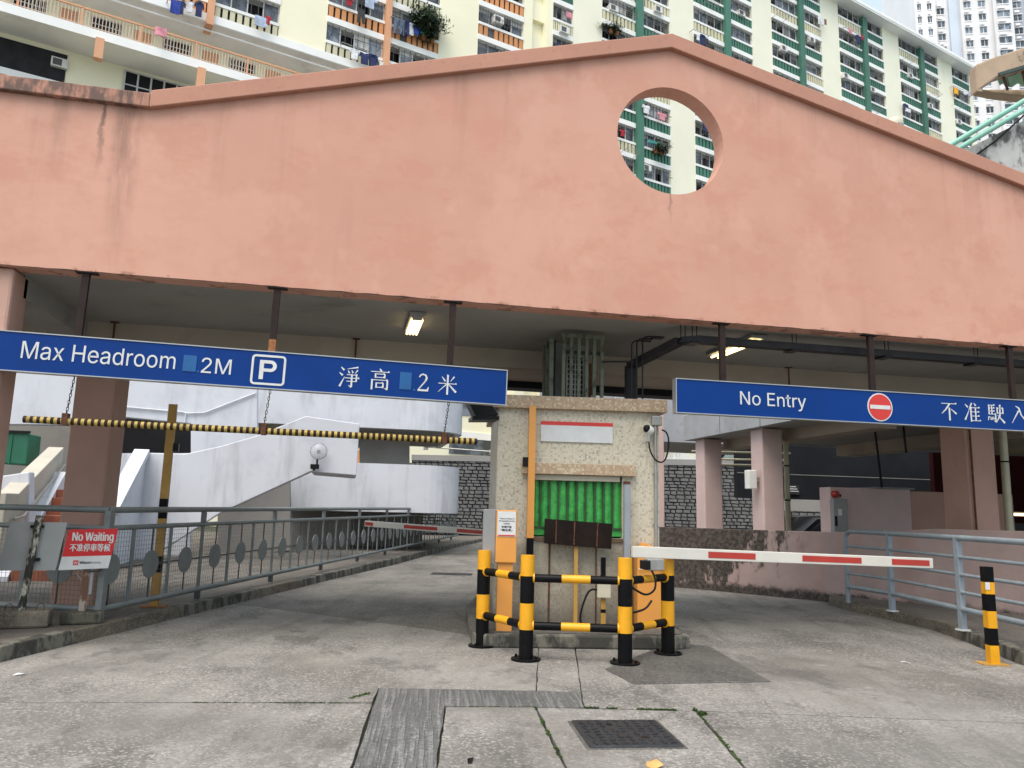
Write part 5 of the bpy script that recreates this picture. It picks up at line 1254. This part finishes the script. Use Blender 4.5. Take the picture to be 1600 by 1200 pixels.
# dark backing behind the window openings
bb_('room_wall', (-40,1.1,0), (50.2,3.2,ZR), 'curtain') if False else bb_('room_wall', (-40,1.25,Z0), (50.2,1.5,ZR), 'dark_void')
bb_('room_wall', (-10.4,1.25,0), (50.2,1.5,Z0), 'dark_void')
# open corridor on the orange side
bb_('corridor_ceiling', (-62,-.02,Z0-.02), (-13.2,3.2,Z0+.02), 'block_under'); bb_('ceiling_edge', (-62,-.08,Z0+.02), (-13.2,.10,Z0+.55), 'block_white')
bb_('corridor_slab', (-62,-.08,27.05), (-13.2,3.2,27.50), 'block_under'); bb_('slab_edge', (-62,-.12,26.98), (-13.2,-.08,27.52), 'block_white')
bb_('corridor_wall', (-62,2.3,27.5), (-13.2,2.5,Z0), 'block_cream')
s_ = -61.0; i = 0
m = MB().box((0,-.04,0),(1.6,.02,1.3)); gw = m.mesh('corridor_window'); gw.materials.append(MATS['dark_void'])
m = MB()
for j in range(9): m.box((j*.19,-.07,0),(j*.19+.05,-.04,1.3))
for j in range(4): m.box((0,-.07,j*.41),(1.6,-.04,j*.41+.06))
gg = m.mesh('window_grille'); gg.materials.append(MATS['window_frame'])
m = MB().box((0,-.04,0),(.95,.03,2.1)); gdm = m.mesh('corridor_door'); gdm.materials.append(MATS['block_orange_trim'])
while s_ < -15:
    w_ = blk_obj('corridor_window', gw, blk, (s_,2.3,28.35)); blk_obj('window_grille', gg, w_, (0,0,0))
    blk_obj('corridor_door', gdm, blk, (s_+2.3,2.3,27.5)); s_ += 3.9
MB().box((-62,-.06,28.60),(-13.2,.03,28.70)).build('handrail', 'block_orange_trim', blk, False)
rm_ = MB(); s_ = -62.0
while s_ < -13.3: rm_.box((s_,-.03,27.5),(s_+.035,.0,28.6)); s_ += .17
rm_.box((-62,-.03,27.62),(-13.2,.0,27.66)); rm_.build('corridor_railing', 'railing_pale', blk, False)
for s_ in range(-60, -14, 3): bb_('railing_post', (s_,-.06,27.5), (s_+.11,.03,28.65), 'block_orange_trim')
MB().cyl((-62,.25,Z0-.35),(-13.2,.25,Z0-.35),.06,8).build('corridor_pipe', 'block_white', blk, False)
for px in (155, 318):
    s_, _ = Bpx(px, 80); bb_('fin_end', (s_-.25,-.35,25.75), (s_+.2,.1,26.97), 'block_orange_trim')
# recessed lower floors
bb_('lower_wall', (-62,2.3,0), (-13.2,3.2,27.05), 'block_cream')
def lower_unit(px0, px1, zt, h, nm, n):
    a, _ = Bpx(px0, 100, 2.3); b, _ = Bpx(px1, 100, 2.3)
    bb_('window_void', (a,2.25,zt-h), (b,2.299,zt), 'charcoal_panel'); m = MB()
    m.box((a-.06,2.17,zt-h-.08),(b+.06,2.25,zt-h)); m.box((a-.06,2.17,zt),(b+.06,2.25,zt+.08))
    for i in range(n+1): x = a+(b-a)*i/n; m.box((x-.05,2.17,zt-h),(x+.05,2.25,zt))
    m.box((a,2.18,zt-h*.45),(b,2.24,zt-h*.45+.07)); m.build('window', 'window_frame', blk, False); return a, b
lower_unit(197, 300, 26.75, 1.9, '', 5)
a, _ = Bpx(-60, 60, 2.3); b, _ = Bpx(104, 100, 2.3)
bb_('window_void', (a,2.25,24.95), (b,2.299,26.75), 'dark_void'); bb_('sill', (a,2.1,24.55), (b,2.3,24.95), 'block_white')
MB().cyl((a,2.12,25.35),(b-3.6,2.12,25.35),.035,6).build('drying_rail', 'galv', blk, False)
m = MB(); x = a
while x < b: m.box((x,2.12,23.4),(x+.42,2.29,24.55)); x += .55
m.build('lower_slats', 'block_orange', blk, False)
for k_ in range(0, 8):                                                     # storeys below, partly seen under the roof
    z = 22.9-2.77*k_
    bb_('lower_band', (-30,2.2,z), (-13.2,2.3,z+.5), 'block_white'); bb_('lower_void', (-28.2,2.24,z-1.1), (-20.2,2.3,z), 'pane'); bb_('lower_void', (-17,2.24,z-1.1), (-13.3,2.3,z), 'pane'); bb_('lower_slat_band', (-28.2,2.22,z+.5), (-20.2,2.3,z+1.5), 'block_orange')

# ------------------------------------------------------------ laundry, air conditioners, plants on the block
def garment(kind, label, cat, px, py, w_, h_, mat, off=-.45):
    s_, z = Bpx(px, py, off); p = BW_(s_, off, z); m = MB()
    if kind == 'shirt': out = [(-.5,0),(-.18,.03),(0,-.02),(.18,.03),(.5,0),(.62,-.36),(.44,-.42),(.38,-.2),(.36,-1),(-.36,-1),(-.38,-.2),(-.44,-.42),(-.62,-.36)]
    elif kind == 'trousers': out = [(-.4,0),(.4,0),(.46,-1),(.14,-1),(.0,-.38),(-.14,-1),(-.46,-1)]
    else: out = [(-.5,0),(.5,0),(.5,-.95),(.2,-1),(-.15,-.94),(-.5,-1)]
    n = len(out); w_ *= .78; h_ *= .82; fr = [(x*w_, -.05+.05*math.sin(x*7+py), y*h_) for x, y in out]; bk = [(x, y+.07, z_) for x, y, z_ in fr]
    m.add(fr+bk, [tuple(range(n-1,-1,-1)), tuple(range(n, 2*n))]+[(i, (i+1) % n, n+(i+1) % n, n+i) for i in range(n)])
    o = m.build(kind, mat); o.location = p; o.rotation_euler = (0,0,BA); tag(o, label, cat, 'laundry hung out on the flats'); return o
G_ = [('trousers','dark trousers hanging over the orange slats left of the orange fin','trousers',565,16,.75,1.15,'cloth_charcoal'),
 ('shirt','pale blue jacket at the top edge left of the orange fin','shirt',578,-6,1.1,1.1,'cloth_paleblue'),
 ('shirt','red top at the top edge above the dark trousers','shirt',546,-2,.6,.6,'cloth_red'),
 ('shirt','white shirt hanging low left of the two navy shirts','shirt',554,78,.75,.85,'cloth_white'),
 ('shirt','navy shirt hanging low beside the white shirt','shirt',570,84,.85,.95,'cloth_navy'),
 ('shirt','navy shirt nearest the orange fin in the low row','shirt',583,86,.8,1.0,'cloth_navy'),
 ('trousers','grey denim trousers leftmost on the line right of the orange fin','trousers',620,29,.55,1.4,'cloth_denim'),
 ('trousers','second pair of denim trousers on the line right of the orange fin','trousers',629,31,.55,1.4,'cloth_denim'),
 ('trousers','navy trousers in the middle of the line right of the orange fin','trousers',636,33,.5,1.35,'cloth_navy'),
 ('shirt','white shirt on the line beside the leafy plant','shirt',643,37,.65,1.05,'cloth_white'),
 ('shirt','blue shirt on the line beside the white shirt and the leafy plant','shirt',651,39,.65,.9,'cloth_blue'),
 ('towel','small teal cloth at the plant end of the line','cloth',660,43,.35,.6,'cloth_teal'),
 ('towel','pale towel hanging at the sill left of the large cream pier','towel',408,27,.95,.8,'cloth_paleblue'),
 ('shirt','red bundle of cloth beside the pale towel left of the cream pier','cloth',419,26,.4,.7,'cloth_red'),
 ('towel','blue towel hanging above the orange slats at the top left','towel',275,2,.7,1.0,'cloth_blue'),
 ('shirt','navy top hanging beside the white top at the top left','shirt',283,3,.6,.95,'cloth_navy'),
 ('shirt','white top hanging between navy tops at the top left','shirt',297,3,.5,.85,'cloth_white'),
 ('shirt','long dark navy top rightmost at the top left line','shirt',312,4,.6,1.1,'cloth_navy'),
 ('towel','pink checked cloth draped over the corridor railing','cloth',252,43,.8,.7,'cloth_pink'),
 ('shirt','navy coat hanging just above the gable right of its peak','shirt',1098,55,.9,1.1,'cloth_navy'),
 ('shirt','white shirt beside the navy coat right of the gable peak','shirt',1090,52,.5,.85,'cloth_white'),
 ('trousers','dark trousers beside the navy coat right of the gable peak','trousers',1104,60,.6,1.0,'cloth_charcoal'),
 ('shirt','pink top hanging left of the third green fin','shirt',1328,45,.75,.75,'cloth_pink'),
 ('shirt','navy top hanging beside the third green fin','shirt',1341,56,.95,1.1,'cloth_navy'),
 ('towel','red and dark cloth hanging beside the navy top by the third green fin','cloth',1347,54,.45,.8,'cloth_red'),
 ('towel','bright orange yellow cloth hanging at the right end of the flats','cloth',1494,137,1.0,1.05,'cloth_yellow'),
 ('towel','white cloth hanging beside the orange yellow cloth','cloth',1507,141,.8,.7,'cloth_white'),
 ('towel','lilac cloth hanging at the far right end beside the white cloth','cloth',1514,146,.5,.6,'cloth_lilac'),
 ('shirt','white top seen in the upper part of the round opening','shirt',1009,165,.9,.9,'cloth_white'),
 ('shirt','pink top seen at the right of the upper window in the round opening','shirt',1034,177,1.1,.8,'cloth_pink'),
 ('shirt','red top seen at the left edge inside the round opening','shirt',972,203,.6,.7,'cloth_red'),
 ('shirt','navy top hanging at the right side inside the round opening','shirt',1102,192,.7,1.0,'cloth_navy'),
 ('towel','teal cloth hanging near the middle of the round opening','cloth',1020,221,1.4,.3,'cloth_teal'),
 ('shirt','navy bundle hanging low at the window right of the stair tower','shirt',873,70,.7,.8,'cloth_navy'),
 ('towel','pink cloth at the window right of the stair tower near the top','cloth',889,20,.7,.6,'cloth_pink'),
 ('shirt','navy top hanging in the lower window above the right slope','shirt',1415,163,.9,.8,'cloth_navy'),
 ('towel','white cloth on the sill of the lower window above the right slope','cloth',1418,170,1.1,.5,'cloth_white'),
 ('towel','white bundle hanging out at the top right of the second green fin','cloth',1282,28,1.1,1.0,'cloth_white'),
 ('towel','small orange cloth beside the white bundle right of the second green fin','cloth',1290,30,.35,.8,'cloth_brown')]
for g in G_: garment(*g)
def line(px0, py0, px1, py1, label, off=-.45):
    a, b = Bpx(px0, py0, off), Bpx(px1, py1, off); o = thing('clothes_pole', label, 'pole', tuple(BW_(a[0], off, a[1])))
    MB().cyl(BW_(a[0], off, a[1]), BW_(b[0], off, b[1]), .03, 6).build('pole', 'galv', o)
    MB().cyl(BW_(a[0], off, a[1]), BW_(a[0], .2, a[1]), .03, 6).build('arm', 'galv', o); MB().cyl(BW_(b[0], off, b[1]), BW_(b[0], .2, b[1]), .03, 6).build('arm', 'galv', o)
line(612,25,662,46,'steel drying pole carrying trousers right of the orange fin'); line(535,66,592,88,'drying pole carrying navy shirts left of the orange fin')
line(262,-1,318,6,'drying pole at the top left of the picture'); line(1320,42,1350,58,'drying pole left of the third green fin')
line(1083,46,1108,56,'drying pole right of the gable peak'); line(1490,134,1518,146,'drying pole at the right end of the flats')
def ac(px, py, label, off=-.35):
    s_, z = Bpx(px, py, off); o = thing('air_conditioner', label, 'air conditioner', tuple(BW_(s_, off, z)), BA, 'air conditioners on the flats')
    MB().box((-.42,0,-.28),(.42,.75,.28)).build('casing', 'ac_white', o, False, .02); MB().box((-.33,-.012,-.2),(.12,0,.2)).build('grille', 'grille', o, False)
ac(883,46,'white air conditioner at the window right of the stair tower'); ac(93,97,'grey air conditioner in the dark window at far left',2.0); ac(1030,14,'white air conditioner near the top right of the first green fin')
ac(1323,118,'white air conditioner in a cage left of the third green fin'); ac(590,100,'white air conditioner low beside the orange fin')
for i_, (px_, py_, lb_) in enumerate(((1160,20,'white air conditioner right of the second green fin near the picture top'),(1226,75,'white air conditioner in the bay left of the second right green fin'),(1270,62,'white air conditioner beside the cream pier above the right slope'),(1365,140,'white air conditioner just above the gable right of the third green fin'),
  (1424,118,'white air conditioner in the bay right of the fourth cream pier'),(1455,165,'white air conditioner low beside the fourth green fin'),(1500,190,'white air conditioner near the green tubes at the right end'),(960,12,'white air conditioner near the top left of the first green fin'),(780,30,'white air conditioner in the orange bay beside the stair tower'),(1012,262,'white air conditioner low inside the round opening'))):
    ac(px_, py_, lb_, -.25)
RKL = ['drying rack left of the second green fin at the picture top','drying rack high in the bay left of the third green fin from the peak','drying rack above the right slope beside the second cream pier from the peak','drying rack left of the green fin that carries pink laundry','drying rack just above the slope right of the laundry fin',
 'drying rack in the upper bay of the fourth cream pier group','drying rack low beside the last green fin','drying rack left of the first green fin above the peak','drying rack right of the first green fin just above the peak','drying rack at the right rim inside the round opening','drying rack at the left rim inside the round opening','drying rack at the right end of the flats below the yellow cloth']
for i_, (px_, py_) in enumerate(((1110,8),(1220,28),(1262,105),(1330,75),(1365,175),(1420,95),(1460,150),(980,28),(1025,60),(1115,210),(985,240),(1500,165))):
    s_, z_ = Bpx(px_, py_, -.6); rk = thing('drying_rack', RKL[i_], 'drying rack', tuple(BW_(s_, -.6, z_)), BA, 'drying racks on the flats')
    for j_ in range(4): MB().cyl((-.7,-.1-j_*.16,j_*.05),(.7,-.1-j_*.16,j_*.05),.016,5).build('rod', 'galv', rk, False)
    for x_ in (-.7,.7): MB().cyl((x_,.75,0),(x_,-.62,.16),.018,5).build('arm', 'galv', rk, False)
def plant(px, py, rx, rz, n, label, mat, off=-.4):
    s_, z = Bpx(px, py, off); o = thing('balcony_plant', label, 'plant', tuple(BW_(s_, off, z-rz)), BA); m = MB(); rn = random.Random(px)
    clumps = [(rn.gauss(0,.45)*rx, rn.gauss(0,.25), rn.gauss(0,.45)*rz, rn.uniform(.25,.5)) for _ in range(14)]
    for i in range(n):
        c = rn.choice(clumps); p = Vector((c[0]+rn.gauss(0,1)*c[3]*rx*.6, c[1]+rn.gauss(0,.2), rz+c[2]+rn.gauss(0,1)*c[3]*rz*.6)); a = Vector((rn.gauss(0,1), rn.gauss(0,1), rn.gauss(0,1))).normalized(); b = a.orthogonal().normalized()
        l = rn.uniform(.10,.24); m.add([p-a*l, p+b*l*.35, p+a*l, p-b*l*.35], [(0,1,2,3)], rn.random() < .6)
    cw_ = m.build('foliage', ['leaf_green','leaf_dark'], o, False)
    m = MB()
    for c in clumps: m.tube([(0,.1,0),(c[0]*.5,c[1]*.5,rz*.6+c[2]*.3),(c[0],c[1],rz+c[2])], .02, 5)
    m.build('stems', 'rust_dark', o, False)
    for x in (-.3,.35): MB().lathe([(0,0),(.14,0),(.2,.3),(.17,.3)], (x,.1,-.15), 12).build('pot', 'rust_orange', o, False, smooth=True)
plant(670,40,1.35,1.0,2600,'large leafy green plant spilling over a balcony left of the cream pier',0)
plant(960,43,.9,.4,600,'low leafy pots on the balcony sill left of the first green fin',0); plant(1030,232,.9,.3,500,'row of small potted plants low inside the round opening',0)

# ------------------------------------------------------------ far tower
TD = 150.0; t0 = dep(1460,200,TD); ta = R(-20)
tw = thing('tower_block', 'tall pale grey tower block with stacked windows at the far right', 'building', (t0.x, t0.y, 0), ta)
sc_ = TD/F
def tbox(nm, x0, x1, y0, y1, mt): return MB().box((x0,y0,0),(x1,y1,150)).build(nm, mt, tw, False)
tbox('wing', -1.9, 2.2, 1.0, 20, 'tower_white'); tbox('wing', 2.2, 5.2, 2.2, 20, 'tower_wall'); tbox('wing', 5.2, 7.0, 1.5, 20, 'tower_blue'); tbox('wing', 7.0, 13.2, .4, 20, 'tower_wall'); tbox('wing', 13.2, 17.0, -.3, 20, 'tower_wall'); tbox('wing', 17.0, 22.5, 1.5, 22, 'tower_grey'); tbox('wing', 22.5, 34, -1, 22, 'tower_grey')
def tw_unit(wd, y):
    m = MB(); m.box((0,-.06,0),(wd,0,1.35), 1); m.box((-.08,-.14,-.16),(wd+.08,0,0), 0); m.box((-.1,-.35,1.4),(wd+.1,0,1.52), 0)
    for i in range(1, max(2, int(wd/.8))): m.box((wd*i/max(2, int(wd/.8))-.04,-.10,0),(wd*i/max(2, int(wd/.8))+.04,0,1.35), 0)
    m.box((-.05,-.55,1.75),(wd*.6,0,2.2), 0)
    me = m.mesh('window'); me.materials.append(MATS['tower_white']); me.materials.append(MATS['pane_tower']); return me
cols = [(-1.4,.7,1.0),(.6,.8,1.0),(3.0,1.4,2.2),(7.7,1.3,.4),(10.6,1.3,.4),(13.9,2.4,-.3),(18.0,1.5,1.5),(20.5,1.4,1.5),(24,2.2,-1)]
for x, wd, y in cols:
    me = tw_unit(wd, y)
    for k_ in range(22, 37):
        z = 3.05*k_; px, py, _ = proj(Vector((t0.x, t0.y, 0))+Matrix.Rotation(ta, 3, 'Z') @ Vector((x, y, z)))
        if -60 < py < 330 and px < 1720: blk_obj('window', me, tw, (x, y, z+(.5 if x < 2 else 0)))

# ------------------------------------------------------------ footbridge stair at the top right
fb_ = thing('footbridge_canopy', 'weathered concrete canopy with green corrugated underside at the right edge', 'canopy', tuple(dep(1560,120,15)))
MB().prism([dep(a, b, 15) for a, b in ((1525,101),(1547,91),(1760,22),(1760,58),(1558,120),(1550,126),(1527,142))], (.05,.25,0)).build('fascia', 'canopy_concrete', fb_, bevel=.03)
MB().prism([dep(a, b, 17.4) for a, b in ((1527,139),(1760,140),(1760,172),(1600,151),(1560,146))], (.05,.3,0)).build('rear_beam', 'canopy_concrete', fb_, bevel=.03)
MB().prism([dep(1527,100,15), dep(1527,142,15), dep(1529,141,17.4), dep(1529,112,17.4)], (.12,0,0)).build('side_beam', 'canopy_concrete', fb_)
m = MB(); K = 60; vs = []
for i in range(K+1):
    t = i/K; a = dep(1556+204*t, 118-62*t, 15.1); b = dep(1562+198*t, 134-2*t, 17.3); o_ = Vector((0,0,.05*math.sin(t*K*.9))); vs += [a+o_, b+o_]
m.add(vs, [(2*i, 2*i+2, 2*i+3, 2*i+1) for i in range(K)]); m.build('corrugated_sheet', 'corrugated_green', fb_, smooth=True)
for i in range(5): MB().bar(dep(1568+30*i,118-9*i,15.1)+Vector((0,0,-.06)), dep(1574+30*i,136,17.3)+Vector((0,0,-.06)), .05, .06).build('purlin', 'rust_dark', fb_)
MB().bar(dep(1560,117,15), dep(1760,56,15), .06, .07).build('gutter', 'bracket_green', fb_)
fw_ = thing('stained_wall', 'white concrete stair wall with black mould at the right edge above the gable', 'wall', tuple(dep(1560,260,13)))
MB().prism([dep(a, b, 13) for a, b in ((1480,248),(1500,238),(1600,188),(1800,88),(1800,420),(1480,330))], (.08,.25,0)).build('wall', 'stained_concrete', fw_)
MB().tube([dep(a, b, 12.95) for a, b in ((1520,246),(1556,220),(1600,180),(1700,95))], .018, 6).build('cable', 'plastic_black', fw_)
gr = thing('green_tube_rail', 'pair of sloping green handrail tubes above the stained wall', 'handrail', tuple(dep(1540,210,12.8)))
for o1, o2 in (((1478,231),(1760,62)),((1494,234),(1760,78))): MB().cyl(dep(*o1,12.8), dep(*o2,12.8), .048, 14).build('tube', 'tube_green', gr, smooth=True)
MB().prism([dep(a, b, 12.9) for a, b in ((1484,228),(1500,222),(1512,232),(1496,240))], (0,.1,0)).build('bracket', 'block_white', gr)
dm = thing('dome_lamp', 'cream dome topped fitting peeping over the right slope of the gable', 'lamp', tuple(dep(1397,205,11)))
c = dep(1397,196,11); m = MB(); m.lathe([(.135,-.35),(.135,0)]+[(.135*math.cos(R(a)), .13*math.sin(R(a))) for a in range(10,91,16)], c, 24); m.build('dome', 'box_beige', dm, smooth=True)
MB().box((c.x-.05,c.y-.15,c.z-.12),(c.x+.05,c.y-.12,c.z-.03)).build('lens', 'machine_grey', dm)
